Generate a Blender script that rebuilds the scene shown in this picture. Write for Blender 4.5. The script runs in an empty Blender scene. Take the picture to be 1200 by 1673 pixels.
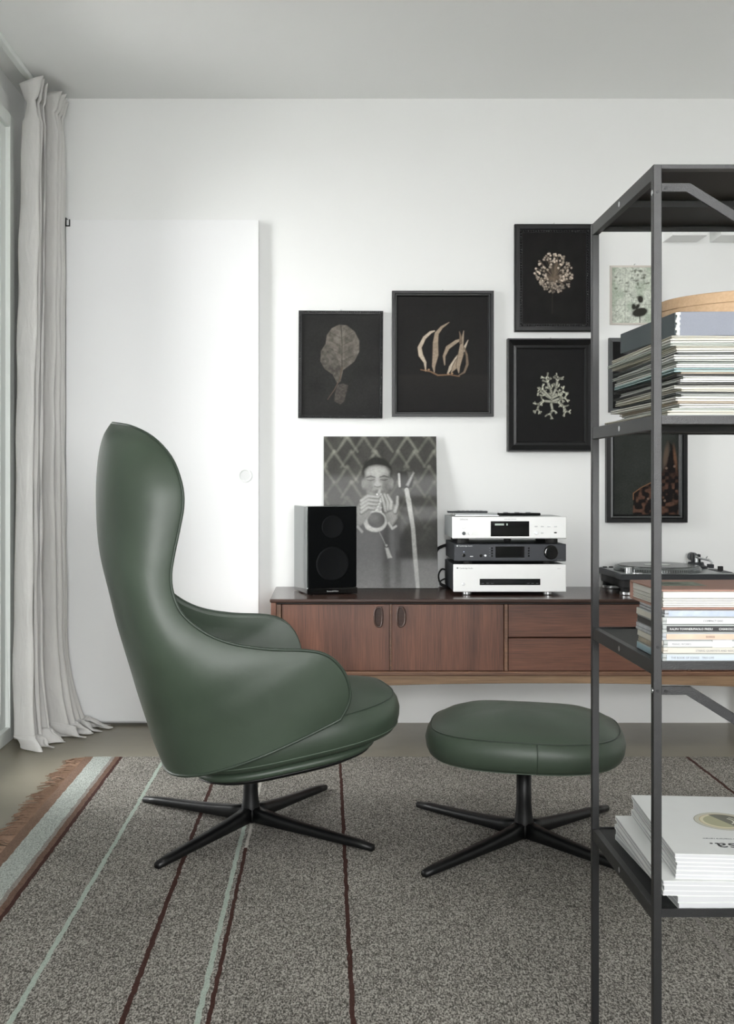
import bpy, bmesh, math, random
import numpy as np
from mathutils import Vector, Matrix

random.seed(7)
rng = np.random.default_rng(11)
scene = bpy.context.scene
COL = scene.collection
PI = math.pi

# ------------------------------------------------------------------ camera
# one-point view, camera level at 1 m; principal point at pixel (534, 786) of 1200 x 1673
F_PX = 1710.0
cam = bpy.data.cameras.new('camera')
cam.sensor_fit = 'VERTICAL'
cam.sensor_height = 36.0
cam.sensor_width = 36.0
cam.lens = F_PX / 1673.0 * 36.0
cam.shift_x = (600 - 534) / 1673.0
cam.shift_y = -(836.5 - 786) / 1673.0
cam.clip_start = 0.05
camo = bpy.data.objects.new('camera', cam)
COL.objects.link(camo)
camo.location = (0, 0, 1.0)
camo.rotation_euler = (PI / 2, 0, 0)
scene.camera = camo

# ------------------------------------------------------------------ world and light
world = bpy.data.worlds.new('overcast_sky')
scene.world = world
world.use_nodes = True
bg = world.node_tree.nodes['Background']
bg.inputs['Color'].default_value = (1.0, 0.985, 0.992, 1)
bg.inputs['Strength'].default_value = 24.0
scene.view_settings.view_transform = 'Standard'
scene.view_settings.look = 'None'
scene.view_settings.gamma = 1.0
scene.view_settings.use_curve_mapping = False
scene.view_settings.exposure = 0.0
scene.cycles.use_denoising = True
scene.cycles.max_bounces = 10
scene.cycles.diffuse_bounces = 6
scene.cycles.glossy_bounces = 4
scene.cycles.transparent_max_bounces = 16
scene.cycles.sample_clamp_indirect = 6.0

XL, XR, YB, YR, ZC = -1.25, 3.2, 4.33, -1.9, 2.582     # room box

def portal(name, loc, rot, sx, sy):
    l = bpy.data.lights.new(name, 'AREA')
    l.shape = 'RECTANGLE'; l.size = sx; l.size_y = sy
    l.cycles.is_portal = True
    o = bpy.data.objects.new(name, l); COL.objects.link(o)
    o.location = loc; o.rotation_euler = rot
    return o
portal('window_portal', (XL - 0.12, 3.64, 1.26), (0, -PI / 2, 0), 2.4, 0.84)
portal('window_portal', (0.60, YR - 0.13, 1.62), (PI / 2, 0, 0), 2.2, 1.74)

# ------------------------------------------------------------------ helpers
def srgb(r, g=None, b=None):
    if g is None: g = b = r
    def f(c):
        c = c / 255.0
        return c / 12.92 if c <= 0.04045 else ((c + 0.055) / 1.055) ** 2.4
    return (f(r), f(g), f(b), 1.0)

def new_mat(name):
    m = bpy.data.materials.new(name); m.use_nodes = True
    nt = m.node_tree
    return m, nt, nt.nodes, nt.links, nt.nodes['Principled BSDF']

def mat(name, col, rough=0.5, metal=0.0, var=0.0, scale=20.0, bump=0.0, bscale=80.0, stretch=(1, 1, 1), spec=0.5, coat=0.0):
    """plain painted / plastic / metal surface with fine tonal variation and relief"""
    m, nt, N, L, B = new_mat(name)
    B.inputs['Roughness'].default_value = rough
    B.inputs['Metallic'].default_value = metal
    B.inputs['Specular IOR Level'].default_value = spec
    B.inputs['Coat Weight'].default_value = coat
    B.inputs['Coat Roughness'].default_value = 0.08
    tc = N.new('ShaderNodeTexCoord'); mp = N.new('ShaderNodeMapping')
    mp.inputs['Scale'].default_value = stretch
    L.new(tc.outputs['Object'], mp.inputs['Vector'])
    if var > 0:
        nz = N.new('ShaderNodeTexNoise'); nz.inputs['Scale'].default_value = scale; nz.inputs['Detail'].default_value = 4
        L.new(mp.outputs['Vector'], nz.inputs['Vector'])
        mx = N.new('ShaderNodeMix'); mx.data_type = 'RGBA'
        c = col
        mx.inputs[6].default_value = (c[0] * (1 - var), c[1] * (1 - var), c[2] * (1 - var), 1)
        mx.inputs[7].default_value = (min(1, c[0] * (1 + var)), min(1, c[1] * (1 + var)), min(1, c[2] * (1 + var)), 1)
        L.new(nz.outputs['Fac'], mx.inputs[0]); L.new(mx.outputs[2], B.inputs['Base Color'])
    else:
        B.inputs['Base Color'].default_value = col
    if bump > 0:
        nb = N.new('ShaderNodeTexNoise'); nb.inputs['Scale'].default_value = bscale; nb.inputs['Detail'].default_value = 3
        L.new(mp.outputs['Vector'], nb.inputs['Vector'])
        bp = N.new('ShaderNodeBump'); bp.inputs['Strength'].default_value = bump; bp.inputs['Distance'].default_value = 0.002
        L.new(nb.outputs['Fac'], bp.inputs['Height']); L.new(bp.outputs['Normal'], B.inputs['Normal'])
    return m

def wood(name, dark, light, axis, rough=0.38, fine=1.0):
    """grain runs along axis (0 = x, 1 = y, 2 = z)"""
    m, nt, N, L, B = new_mat(name)
    B.inputs['Roughness'].default_value = rough
    tc = N.new('ShaderNodeTexCoord'); mp = N.new('ShaderNodeMapping')
    sc = [34.0 * fine] * 3; sc[axis] = 1.6
    mp.inputs['Scale'].default_value = sc
    L.new(tc.outputs['Object'], mp.inputs['Vector'])
    n1 = N.new('ShaderNodeTexNoise'); n1.inputs['Scale'].default_value = 1.0; n1.inputs['Detail'].default_value = 6; n1.inputs['Roughness'].default_value = 0.65
    n1.inputs['Distortion'].default_value = 0.4
    L.new(mp.outputs['Vector'], n1.inputs['Vector'])
    mp2 = N.new('ShaderNodeMapping'); sc2 = [260.0] * 3; sc2[axis] = 9.0
    mp2.inputs['Scale'].default_value = sc2
    L.new(tc.outputs['Object'], mp2.inputs['Vector'])
    n2 = N.new('ShaderNodeTexNoise'); n2.inputs['Scale'].default_value = 1.0; n2.inputs['Detail'].default_value = 3
    L.new(mp2.outputs['Vector'], n2.inputs['Vector'])
    mp3 = N.new('ShaderNodeMapping'); sc3 = [7.0] * 3; sc3[axis] = 0.5
    mp3.inputs['Scale'].default_value = sc3
    L.new(tc.outputs['Object'], mp3.inputs['Vector'])
    n3 = N.new('ShaderNodeTexNoise'); n3.inputs['Scale'].default_value = 1.0; n3.inputs['Detail'].default_value = 2
    L.new(mp3.outputs['Vector'], n3.inputs['Vector'])
    a = N.new('ShaderNodeMath'); a.operation = 'MULTIPLY_ADD'; a.inputs[1].default_value = 0.45
    L.new(n2.outputs['Fac'], a.inputs[0])
    b = N.new('ShaderNodeMath'); b.operation = 'MULTIPLY'; b.inputs[1].default_value = 0.45
    L.new(n1.outputs['Fac'], b.inputs[0]); L.new(b.outputs[0], a.inputs[2])
    c = N.new('ShaderNodeMath'); c.operation = 'MULTIPLY_ADD'; c.inputs[1].default_value = 0.35
    L.new(n3.outputs['Fac'], c.inputs[0]); L.new(a.outputs[0], c.inputs[2])
    r = N.new('ShaderNodeValToRGB')
    r.color_ramp.elements[0].position = 0.42; r.color_ramp.elements[0].color = dark
    r.color_ramp.elements[1].position = 0.82; r.color_ramp.elements[1].color = light
    L.new(c.outputs[0], r.inputs['Fac']); L.new(r.outputs['Color'], B.inputs['Base Color'])
    bp = N.new('ShaderNodeBump'); bp.inputs['Strength'].default_value = 0.12; bp.inputs['Distance'].default_value = 0.001
    L.new(n2.outputs['Fac'], bp.inputs['Height']); L.new(bp.outputs['Normal'], B.inputs['Normal'])
    return m

def put(name, me, m=None, parent=None, loc=None, smooth=False, rot=None):
    o = bpy.data.objects.new(name, me); COL.objects.link(o)
    if m is not None and len(me.materials) == 0: me.materials.append(m)
    if parent is not None: o.parent = parent
    if loc is not None: o.location = loc
    if rot is not None: o.rotation_euler = rot
    if smooth:
        me.polygons.foreach_set('use_smooth', [True] * len(me.polygons)); me.update()
    return o

def tag(o, label=None, cat=None, group=None, kind=None):
    if label: o['label'] = label
    if cat: o['category'] = cat
    if group: o['group'] = group
    if kind: o['kind'] = kind
    return o

def empty(name, loc=(0, 0, 0), rz=0.0):
    o = bpy.data.objects.new(name, None); COL.objects.link(o)
    o.empty_display_size = 0.05
    o.location = loc; o.rotation_euler = (0, 0, rz)
    return o

def copy_tree(o, parent=None):
    c = o.copy(); COL.objects.link(c)
    if parent is not None: c.parent = parent
    for ch in list(o.children): copy_tree(ch, c)
    return c

class MB:
    """collects simple solids into one mesh"""
    def __init__(s): s.v = []; s.f = []
    def add(s, vs, fs):
        n = len(s.v); s.v += [tuple(p) for p in vs]; s.f += [tuple(i + n for i in f) for f in fs]; return s
    def box(s, x0, x1, y0, y1, z0, z1):
        v = [(x0, y0, z0), (x1, y0, z0), (x1, y1, z0), (x0, y1, z0), (x0, y0, z1), (x1, y0, z1), (x1, y1, z1), (x0, y1, z1)]
        return s.add(v, [(0, 3, 2, 1), (4, 5, 6, 7), (0, 1, 5, 4), (1, 2, 6, 5), (2, 3, 7, 6), (3, 0, 4, 7)])
    def prism(s, pts, axis, a0, a1):
        """extrude a closed 2-D outline along axis"""
        n = len(pts)
        def P(p, a):
            return (a, p[0], p[1]) if axis == 0 else ((p[0], a, p[1]) if axis == 1 else (p[0], p[1], a))
        v = [P(p, a0) for p in pts] + [P(p, a1) for p in pts]
        fs = [tuple(range(n - 1, -1, -1)), tuple(range(n, 2 * n))] + [(i, (i + 1) % n, (i + 1) % n + n, i + n) for i in range(n)]
        return s.add(v, fs)
    def tube(s, path, rad, seg=8, caps=True, closed=False, flat=1.0):
        path = [Vector(p) for p in path]; n = len(path)
        rr = rad if isinstance(rad, (list, tuple)) else [rad] * n
        prev = None; rings = []
        for i in range(n):
            a = path[(i - 1) % n] if (closed or i > 0) else path[i]
            b = path[(i + 1) % n] if (closed or i < n - 1) else path[i]
            t = (b - a).normalized()
            if prev is None:
                up = Vector((0, 0, 1)) if abs(t.z) < 0.9 else Vector((1, 0, 0))
                nx = t.cross(up).normalized()
            else:
                nx = (prev - t * prev.dot(t)).normalized()
            prev = nx; ny = t.cross(nx)
            rings.append([path[i] + nx * (math.cos(2 * PI * k / seg) * rr[i]) + ny * (math.sin(2 * PI * k / seg) * rr[i] * flat) for k in range(seg)])
        v = [p for r in rings for p in r]; fs = []
        for i in range(n if closed else n - 1):
            j = (i + 1) % n
            for k in range(seg):
                k2 = (k + 1) % seg
                fs.append((i * seg + k, i * seg + k2, j * seg + k2, j * seg + k))
        if caps and not closed:
            fs.append(tuple(range(seg - 1, -1, -1))); fs.append(tuple((n - 1) * seg + k for k in range(seg)))
        return s.add(v, fs)
    def lathe(s, prof, c=(0, 0, 0), seg=32, axis=2):
        """prof: list of (radius, height)"""
        v = []; n = len(prof)
        for r, h in prof:
            for k in range(seg):
                a = 2 * PI * k / seg; p = (r * math.cos(a), r * math.sin(a), h)
                if axis == 1: p = (p[0], -p[2], p[1])
                if axis == 0: p = (p[2], p[0], p[1])
                v.append((p[0] + c[0], p[1] + c[1], p[2] + c[2]))
        fs = []
        for i in range(n - 1):
            for k in range(seg):
                k2 = (k + 1) % seg
                fs.append((i * seg + k, i * seg + k2, (i + 1) * seg + k2, (i + 1) * seg + k))
        fs.append(tuple(range(seg - 1, -1, -1))); fs.append(tuple((n - 1) * seg + k for k in range(seg)))
        return s.add(v, fs)
    def mesh(s, name, bevel=0.0, seg=2, fixn=True):
        me = bpy.data.meshes.new(name); me.from_pydata(s.v, [], s.f)
        bm = bmesh.new(); bm.from_mesh(me)
        bmesh.ops.remove_doubles(bm, verts=bm.verts, dist=1e-6)
        if fixn: bmesh.ops.recalc_face_normals(bm, faces=bm.faces)
        if bevel > 0:
            es = [e for e in bm.edges if len(e.link_faces) == 2 and e.calc_face_angle(0) > 0.5]
            bmesh.ops.bevel(bm, geom=es, offset=bevel, segments=seg, affect='EDGES', profile=0.5, clamp_overlap=True)
        bm.to_mesh(me); bm.free(); me.update()
        return me
    def build(s, name, m, parent=None, loc=None, bevel=0.0, seg=2, smooth=False, rot=None):
        return put(name, s.mesh(name, bevel, seg), m, parent, loc, smooth, rot)

def grid_mesh(name, P, closed_u=False, closed_v=False):
    """P: array (nu, nv, 3)"""
    nu, nv = P.shape[:2]
    me = bpy.data.meshes.new(name)
    idx = np.arange(nu * nv).reshape(nu, nv)
    a = np.concatenate([idx, idx[:1]], 0) if closed_u else idx
    a = np.concatenate([a, a[:, :1]], 1) if closed_v else a
    q = np.stack([a[:-1, :-1], a[1:, :-1], a[1:, 1:], a[:-1, 1:]], -1).reshape(-1, 4)
    me.vertices.add(nu * nv); me.vertices.foreach_set('co', P.reshape(-1).astype(np.float32))
    me.loops.add(q.size); me.loops.foreach_set('vertex_index', q.reshape(-1).astype(np.int32))
    me.polygons.add(len(q)); me.polygons.foreach_set('loop_start', (np.arange(len(q)) * 4).astype(np.int32))
    me.polygons.foreach_set('loop_total', np.full(len(q), 4, np.int32))
    me.update(calc_edges=True); me.validate()
    me.polygons.foreach_set('use_smooth', np.ones(len(q), bool))
    return me

def text_mesh(txt, size, extrude=0.0002, align='LEFT'):
    cu = bpy.data.curves.new('lettering', 'FONT')
    cu.body = txt; cu.size = size; cu.extrude = extrude; cu.align_x = align; cu.align_y = 'CENTER'; cu.resolution_u = 2
    o = bpy.data.objects.new('lettering', cu); COL.objects.link(o)
    dg = bpy.context.evaluated_depsgraph_get(); dg.update()
    me = bpy.data.meshes.new_from_object(o.evaluated_get(dg))
    bpy.data.objects.remove(o); bpy.data.curves.remove(cu)
    me.name = 'lettering'; me.materials.clear()
    return me

# ---------------------------------------------------------------- flat prints painted as a colour grid
def vnoise(h, w, cell, seed):
    r = np.random.default_rng(seed)
    gh, gw = int(h / cell) + 3, int(w / cell) + 3
    g = r.random((gh, gw))
    y = np.arange(h) / cell; x = np.arange(w) / cell
    yi = y.astype(int); xi = x.astype(int); fy = (y - yi)[:, None]; fx = (x - xi)[None]
    fy = fy * fy * (3 - 2 * fy); fx = fx * fx * (3 - 2 * fx)
    return (g[yi][:, xi] * (1 - fy) * (1 - fx) + g[yi + 1][:, xi] * fy * (1 - fx) + g[yi][:, xi + 1] * (1 - fy) * fx + g[yi + 1][:, xi + 1] * fy * fx)

class Canvas:
    """coordinates in photograph pixels of the print itself (width w, height h), y down"""
    def __init__(s, w, h, col, res=1.25):
        s.w, s.h = w, h; s.toe = 0.022
        s.nx, s.ny = int(w * res) + 1, int(h * res) + 1
        s.xx, s.yy = np.meshgrid(np.linspace(0, w, s.nx), np.linspace(0, h, s.ny))
        s.a = np.zeros((s.ny, s.nx, 3)); s.a[:] = col[:3]
    def blend(s, m, col, k=1.0):
        m = np.clip(m * k, 0, 1)[..., None]; s.a = s.a * (1 - m) + np.array(col[:3]) * m
    def stroke(s, pts, wid, col, soft=0.8, k=1.0):
        n = len(pts) - 1
        ww = wid if isinstance(wid, (list, tuple)) else [wid] * (n + 1)
        M = np.zeros_like(s.xx)
        for i in range(n):
            (x0, y0), (x1, y1) = pts[i], pts[i + 1]
            dx, dy = x1 - x0, y1 - y0; L2 = dx * dx + dy * dy + 1e-9
            t = np.clip(((s.xx - x0) * dx + (s.yy - y0) * dy) / L2, 0, 1)
            d = np.hypot(s.xx - x0 - t * dx, s.yy - y0 - t * dy)
            r = ww[i] * (1 - t) + ww[i + 1] * t
            M = np.maximum(M, np.clip((r / 2 - d) / soft + 0.5, 0, 1))
        s.blend(M, col, k); return M
    def poly(s, pts, col, soft=0.8, k=1.0):
        ins = np.zeros_like(s.xx, bool); dist = np.full_like(s.xx, 1e9); n = len(pts)
        for i in range(n):
            (x0, y0), (x1, y1) = pts[i], pts[(i + 1) % n]
            c = ((y0 > s.yy) != (y1 > s.yy)) & (s.xx < (x1 - x0) * (s.yy - y0) / (y1 - y0 + 1e-12) + x0)
            ins ^= c
            dx, dy = x1 - x0, y1 - y0; t = np.clip(((s.xx - x0) * dx + (s.yy - y0) * dy) / (dx * dx + dy * dy + 1e-9), 0, 1)
            dist = np.minimum(dist, np.hypot(s.xx - x0 - t * dx, s.yy - y0 - t * dy))
        M = np.clip(np.where(ins, dist, -dist) / soft + 0.5, 0, 1)
        s.blend(M, col, k); return M
    def ell(s, cx, cy, rx, ry, col, soft=1.0, k=1.0, ang=0.0):
        c, sn = math.cos(ang), math.sin(ang)
        X = (s.xx - cx) * c + (s.yy - cy) * sn; Y = -(s.xx - cx) * sn + (s.yy - cy) * c
        d = (1 - np.hypot(X / rx, Y / ry)) * min(rx, ry)
        M = np.clip(d / soft + 0.5, 0, 1); s.blend(M, col, k); return M
    def noise(s, cell, amt, seed, mask=None):
        n = (vnoise(s.ny, s.nx, cell, seed) - 0.5) * 2 * amt
        if mask is not None: n = n * mask
        s.a = np.clip(s.a * (1 + n[..., None]), 0, 1)
    def mesh(s, name, wm, hm):
        """upright sheet in the xz plane facing -y, lower left corner at the origin"""
        P = np.zeros((s.nx, s.ny, 3))
        P[..., 0] = (s.xx.T / s.w) * wm; P[..., 2] = (1 - s.yy.T / s.h) * hm
        P = P[:, ::-1]
        me = grid_mesh(name, P)
        ca = me.color_attributes.new('ink', 'FLOAT_COLOR', 'POINT')
        A = np.ones((s.nx, s.ny, 4), np.float32); A[..., :3] = np.transpose(s.a * (s.a / (s.a + s.toe)), (1, 0, 2))[:, ::-1]
        ca.data.foreach_set('color', A.reshape(-1))
        return me

def ink_mat(name, rough=0.45, coat=0.0):
    m, nt, N, L, B = new_mat(name)
    B.inputs['Roughness'].default_value = rough; B.inputs['Specular IOR Level'].default_value = 0.12; B.inputs['Coat Weight'].default_value = coat; B.inputs['Coat Roughness'].default_value = 0.05
    at = N.new('ShaderNodeAttribute'); at.attribute_name = 'ink'
    L.new(at.outputs['Color'], B.inputs['Base Color'])
    return m

# ------------------------------------------------------------------ materials
M = {}
M['wall'] = mat('white_wall_paint', srgb(236, 237, 236), 0.6, bump=0.03, bscale=220)
M['ceiling'] = mat('white_ceiling_paint', srgb(246, 247, 246), 0.8)
M['door'] = mat('white_door_lacquer', srgb(240, 241, 242), 0.45)
M['frame_white'] = mat('white_window_lacquer', srgb(232, 236, 233), 0.35)
M['concrete'] = None
M['black_metal'] = mat('black_powder_coat', srgb(10, 11, 12), 0.42, bump=0.05, bscale=500, spec=0.35)
M['shelf_metal'] = mat('charcoal_powder_coat', srgb(15, 16, 17), 0.37, var=0.10, scale=700, bump=0.25, bscale=900, spec=0.55)
M['shelf_panel'] = mat('charcoal_shelf_sheet', srgb(20, 23, 22), 0.55, var=0.06, scale=300)
M['steel'] = mat('brushed_steel', srgb(200, 202, 203), 0.28, 1.0, var=0.06, scale=60)
M['silver_panel'] = mat('silver_anodised_front', srgb(236, 237, 236), 0.42, 0.25, var=0.03, scale=12, stretch=(1, 1, 90))
M['case_grey'] = mat('grey_steel_case', srgb(92, 96, 98), 0.5, 0.4)
M['case_dark'] = mat('dark_steel_case', srgb(40, 43, 46), 0.5, 0.3)
M['amp_black'] = mat('black_anodised_front', srgb(44, 47, 52), 0.38, 0.3)
M['gloss_black'] = mat('gloss_black', srgb(9, 10, 11), 0.08, spec=0.6)
M['polished'] = mat('polished_graphite_lacquer', srgb(176, 180, 180), 0.07, 0.9)
M['screen'] = mat('black_display_glass', srgb(6, 7, 9), 0.06)
M['rubber'] = mat('black_rubber', srgb(20, 20, 20), 0.7)
M['grille'] = mat('black_speaker_cloth', srgb(7, 9, 10), 0.9, bump=0.3, bscale=1500, spec=0.1)
M['cone'] = mat('dark_speaker_cone', srgb(11, 13, 15), 0.7, spec=0.15)
M['frame_black'] = mat('black_stained_frame', srgb(8, 9, 10), 0.36, spec=0.3)
M['frame_silver'] = mat('dark_silver_fillet', srgb(84, 86, 86), 0.4, 0.3)
M['white_print'] = mat('white_lettering', srgb(225, 226, 226), 0.5)
M['grey_print'] = mat('grey_lettering', srgb(120, 122, 124), 0.5)
M['dark_print'] = mat('dark_lettering', srgb(44, 46, 48), 0.6)
M['ink'] = ink_mat('printed_paper', 0.5, 0.0)
M['ink_gloss'] = ink_mat('glossy_print', 0.4, 0.12)

def concrete():
    m, nt, N, L, B = new_mat('polished_concrete')
    tc = N.new('ShaderNodeTexCoord')
    n = N.new('ShaderNodeTexNoise'); n.inputs['Scale'].default_value = 1.6; n.inputs['Detail'].default_value = 8; n.inputs['Roughness'].default_value = 0.6
    L.new(tc.outputs['Object'], n.inputs['Vector'])
    r = N.new('ShaderNodeValToRGB')
    r.color_ramp.elements[0].position = 0.3; r.color_ramp.elements[0].color = srgb(112, 107, 92)
    r.color_ramp.elements[1].position = 0.7; r.color_ramp.elements[1].color = srgb(136, 130, 114)
    L.new(n.outputs['Fac'], r.inputs['Fac']); L.new(r.outputs['Color'], B.inputs['Base Color'])
    B.inputs['Roughness'].default_value = 0.33
    return m
M['concrete'] = concrete()

def leather():
    m, nt, N, L, B = new_mat('green_leather')
    tc = N.new('ShaderNodeTexCoord')
    n = N.new('ShaderNodeTexNoise'); n.inputs['Scale'].default_value = 5; n.inputs['Detail'].default_value = 4
    L.new(tc.outputs['Object'], n.inputs['Vector'])
    r = N.new('ShaderNodeValToRGB')
    r.color_ramp.elements[0].position = 0.3; r.color_ramp.elements[0].color = srgb(56, 69, 56)
    r.color_ramp.elements[1].position = 0.7; r.color_ramp.elements[1].color = srgb(63, 77, 63)
    L.new(n.outputs['Fac'], r.inputs['Fac']); L.new(r.outputs['Color'], B.inputs['Base Color'])
    B.inputs['Roughness'].default_value = 0.47
    B.inputs['Specular IOR Level'].default_value = 0.65
    v = N.new('ShaderNodeTexVoronoi'); v.inputs['Scale'].default_value = 900
    L.new(tc.outputs['Object'], v.inputs['Vector'])
    b1 = N.new('ShaderNodeBump'); b1.inputs['Strength'].default_value = 0.10; b1.inputs['Distance'].default_value = 0.0008
    L.new(v.outputs['Distance'], b1.inputs['Height'])
    n2 = N.new('ShaderNodeTexNoise'); n2.inputs['Scale'].default_value = 14; n2.inputs['Detail'].default_value = 3
    L.new(tc.outputs['Object'], n2.inputs['Vector'])
    b2 = N.new('ShaderNodeBump'); b2.inputs['Strength'].default_value = 0.25; b2.inputs['Distance'].default_value = 0.004
    L.new(n2.outputs['Fac'], b2.inputs['Height']); L.new(b1.outputs['Normal'], b2.inputs['Normal'])
    L.new(b2.outputs['Normal'], B.inputs['Normal'])
    return m
M['leather'] = leather()
M['piping'] = mat('green_leather_piping', srgb(52, 64, 53), 0.45)
M['stitch'] = mat('pale_green_stitching', srgb(92, 106, 92), 0.6)

def linen():
    m, nt, N, L, B = new_mat('washed_linen')
    tc = N.new('ShaderNodeTexCoord')
    n = N.new('ShaderNodeTexNoise'); n.inputs['Scale'].default_value = 6; n.inputs['Detail'].default_value = 5
    L.new(tc.outputs['Object'], n.inputs['Vector'])
    r = N.new('ShaderNodeValToRGB')
    r.color_ramp.elements[0].color = srgb(220, 219, 217); r.color_ramp.elements[1].color = srgb(238, 237, 235)
    L.new(n.outputs['Fac'], r.inputs['Fac']); L.new(r.outputs['Color'], B.inputs['Base Color'])
    B.inputs['Roughness'].default_value = 0.9; B.inputs['Specular IOR Level'].default_value = 0.1
    mp = N.new('ShaderNodeMapping'); mp.inputs['Scale'].default_value = (30, 30, 9)
    L.new(tc.outputs['Object'], mp.inputs['Vector'])
    n2 = N.new('ShaderNodeTexNoise'); n2.inputs['Scale'].default_value = 1.0; n2.inputs['Detail'].default_value = 5; n2.inputs['Distortion'].default_value = 0.6
    L.new(mp.outputs['Vector'], n2.inputs['Vector'])
    bp = N.new('ShaderNodeBump'); bp.inputs['Strength'].default_value = 0.5; bp.inputs['Distance'].default_value = 0.012
    L.new(n2.outputs['Fac'], bp.inputs['Height']); L.new(bp.outputs['Normal'], B.inputs['Normal'])
    tr = N.new('ShaderNodeBsdfTranslucent'); tr.inputs['Color'].default_value = srgb(205, 202, 196)
    mx = N.new('ShaderNodeMixShader'); mx.inputs[0].default_value = 0.25
    L.new(B.outputs[0], mx.inputs[1]); L.new(tr.outputs[0], mx.inputs[2])
    L.new(mx.outputs[0], N['Material Output'].inputs['Surface'])
    return m
M['linen'] = linen()

def pane_glass():
    m, nt, N, L, B = new_mat('window_glass')
    t = N.new('ShaderNodeBsdfTransparent'); t.inputs['Color'].default_value = (0.96, 0.97, 0.965, 1)
    g = N.new('ShaderNodeBsdfGlossy'); g.inputs['Roughness'].default_value = 0.02
    fr = N.new('ShaderNodeFresnel'); fr.inputs['IOR'].default_value = 1.45
    mx = N.new('ShaderNodeMixShader')
    L.new(fr.outputs[0], mx.inputs[0]); L.new(t.outputs[0], mx.inputs[1]); L.new(g.outputs[0], mx.inputs[2])
    L.new(mx.outputs[0], N['Material Output'].inputs['Surface'])
    return m
M['glass'] = pane_glass()

def rug_mat():
    """woven grey wool with thin coloured weft lines; object x runs across the lines"""
    m, nt, N, L, B = new_mat('woven_wool_rug')
    tc = N.new('ShaderNodeTexCoord'); sep = N.new('ShaderNodeSeparateXYZ')
    L.new(tc.outputs['Object'], sep.inputs[0])
    # thread grain
    mp = N.new('ShaderNodeMapping'); mp.inputs['Scale'].default_value = (350, 175, 175)
    L.new(tc.outputs['Object'], mp.inputs['Vector'])
    n1 = N.new('ShaderNodeTexNoise'); n1.inputs['Scale'].default_value = 1.0; n1.inputs['Detail'].default_value = 2
    L.new(mp.outputs['Vector'], n1.inputs['Vector'])
    n2 = N.new('ShaderNodeTexNoise'); n2.inputs['Scale'].default_value = 3.0; n2.inputs['Detail'].default_value = 4
    L.new(tc.outputs['Object'], n2.inputs['Vector'])
    r = N.new('ShaderNodeValToRGB')
    e = r.color_ramp.elements
    e[0].position = 0.36; e[0].color = srgb(70, 68, 63); e[1].position = 0.66; e[1].color = srgb(178, 174, 166)
    k = e.new(0.5); k.color = srgb(124, 121, 115)
    L.new(n1.outputs['Fac'], r.inputs['Fac'])
    hs = N.new('ShaderNodeHueSaturation')
    vr = N.new('ShaderNodeMapRange'); vr.inputs[1].default_value = 0.3; vr.inputs[2].default_value = 0.7; vr.inputs[3].default_value = 0.88; vr.inputs[4].default_value = 1.08
    L.new(n2.outputs['Fac'], vr.inputs[0]); L.new(vr.outputs[0], hs.inputs['Value']); L.new(r.outputs['Color'], hs.inputs['Color'])
    col = hs.outputs['Color']
    # wobbling coordinate
    nw = N.new('ShaderNodeTexNoise'); nw.inputs['Scale'].default_value = 26; nw.inputs['Detail'].default_value = 3
    L.new(tc.outputs['Object'], nw.inputs['Vector'])
    wob = N.new('ShaderNodeMath'); wob.operation = 'MULTIPLY_ADD'; wob.inputs[1].default_value = 0.010
    L.new(nw.outputs['Fac'], wob.inputs[0])
    off = N.new('ShaderNodeMath'); off.operation = 'SUBTRACT'; off.inputs[1].default_value = 0.005
    L.new(sep.outputs['X'], off.inputs[0]); L.new(off.outputs[0], wob.inputs[2])
    X = wob.outputs[0]
    def band(x0, x1, c, speck=0.0, y0=None, y1=None):
        nonlocal col
        cx, hw = (x0 + x1) / 2, (x1 - x0) / 2
        cm = N.new('ShaderNodeMath'); cm.operation = 'COMPARE'; cm.inputs[1].default_value = cx; cm.inputs[2].default_value = hw
        L.new(X, cm.inputs[0]); fac = cm.outputs[0]
        if y0 is not None:
            cy = N.new('ShaderNodeMath'); cy.operation = 'COMPARE'; cy.inputs[1].default_value = (y0 + y1) / 2; cy.inputs[2].default_value = (y1 - y0) / 2
            L.new(sep.outputs['Y'], cy.inputs[0])
            mu = N.new('ShaderNodeMath'); mu.operation = 'MULTIPLY'; L.new(fac, mu.inputs[0]); L.new(cy.outputs[0], mu.inputs[1]); fac = mu.outputs[0]
        cr = N.new('ShaderNodeValToRGB')
        cr.color_ramp.elements[0].position = 0.30; cr.color_ramp.elements[1].position = 0.62
        d = 1 - speck
        cr.color_ramp.elements[0].color = (c[0] * d, c[1] * d, c[2] * d, 1); cr.color_ramp.elements[1].color = c
        L.new(n1.outputs['Fac'], cr.inputs['Fac'])
        mx = N.new('ShaderNodeMix'); mx.data_type = 'RGBA'
        L.new(fac, mx.inputs[0]); L.new(col, mx.inputs[6]); L.new(cr.outputs['Color'], mx.inputs[7]); col = mx.outputs[2]
    teal, brown = srgb(170, 182, 172), srgb(70, 47, 42)
    band(-0.90, -0.838, srgb(124, 102, 88), 0.35)
    band(-0.838, -0.772, srgb(178, 184, 178), 0.55)
    band(-0.772, -0.760, srgb(142, 138, 132), 0.4)
    band(-0.760, -0.744, srgb(112, 90, 78), 0.4)
    band(-0.744, -0.733, brown, 0.3)
    band(-0.586, -0.575, teal, 0.25)
    band(-0.381, -0.370, brown, 0.3)
    band(-0.243, -0.232, teal, 0.25)
    band(-0.222, -0.213, brown, 0.3)
    band(-0.222, -0.213, srgb(196, 192, 184), 0.2, 2.83, 3.9)
    band(0.043, 0.053, brown, 0.3)
    band(0.833, 0.841, srgb(140, 136, 132), 0.2)
    band(1.290, 1.301, brown, 0.3)
    L.new(col, B.inputs['Base Color'])
    B.inputs['Roughness'].default_value = 0.95; B.inputs['Specular IOR Level'].default_value = 0.1
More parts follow.
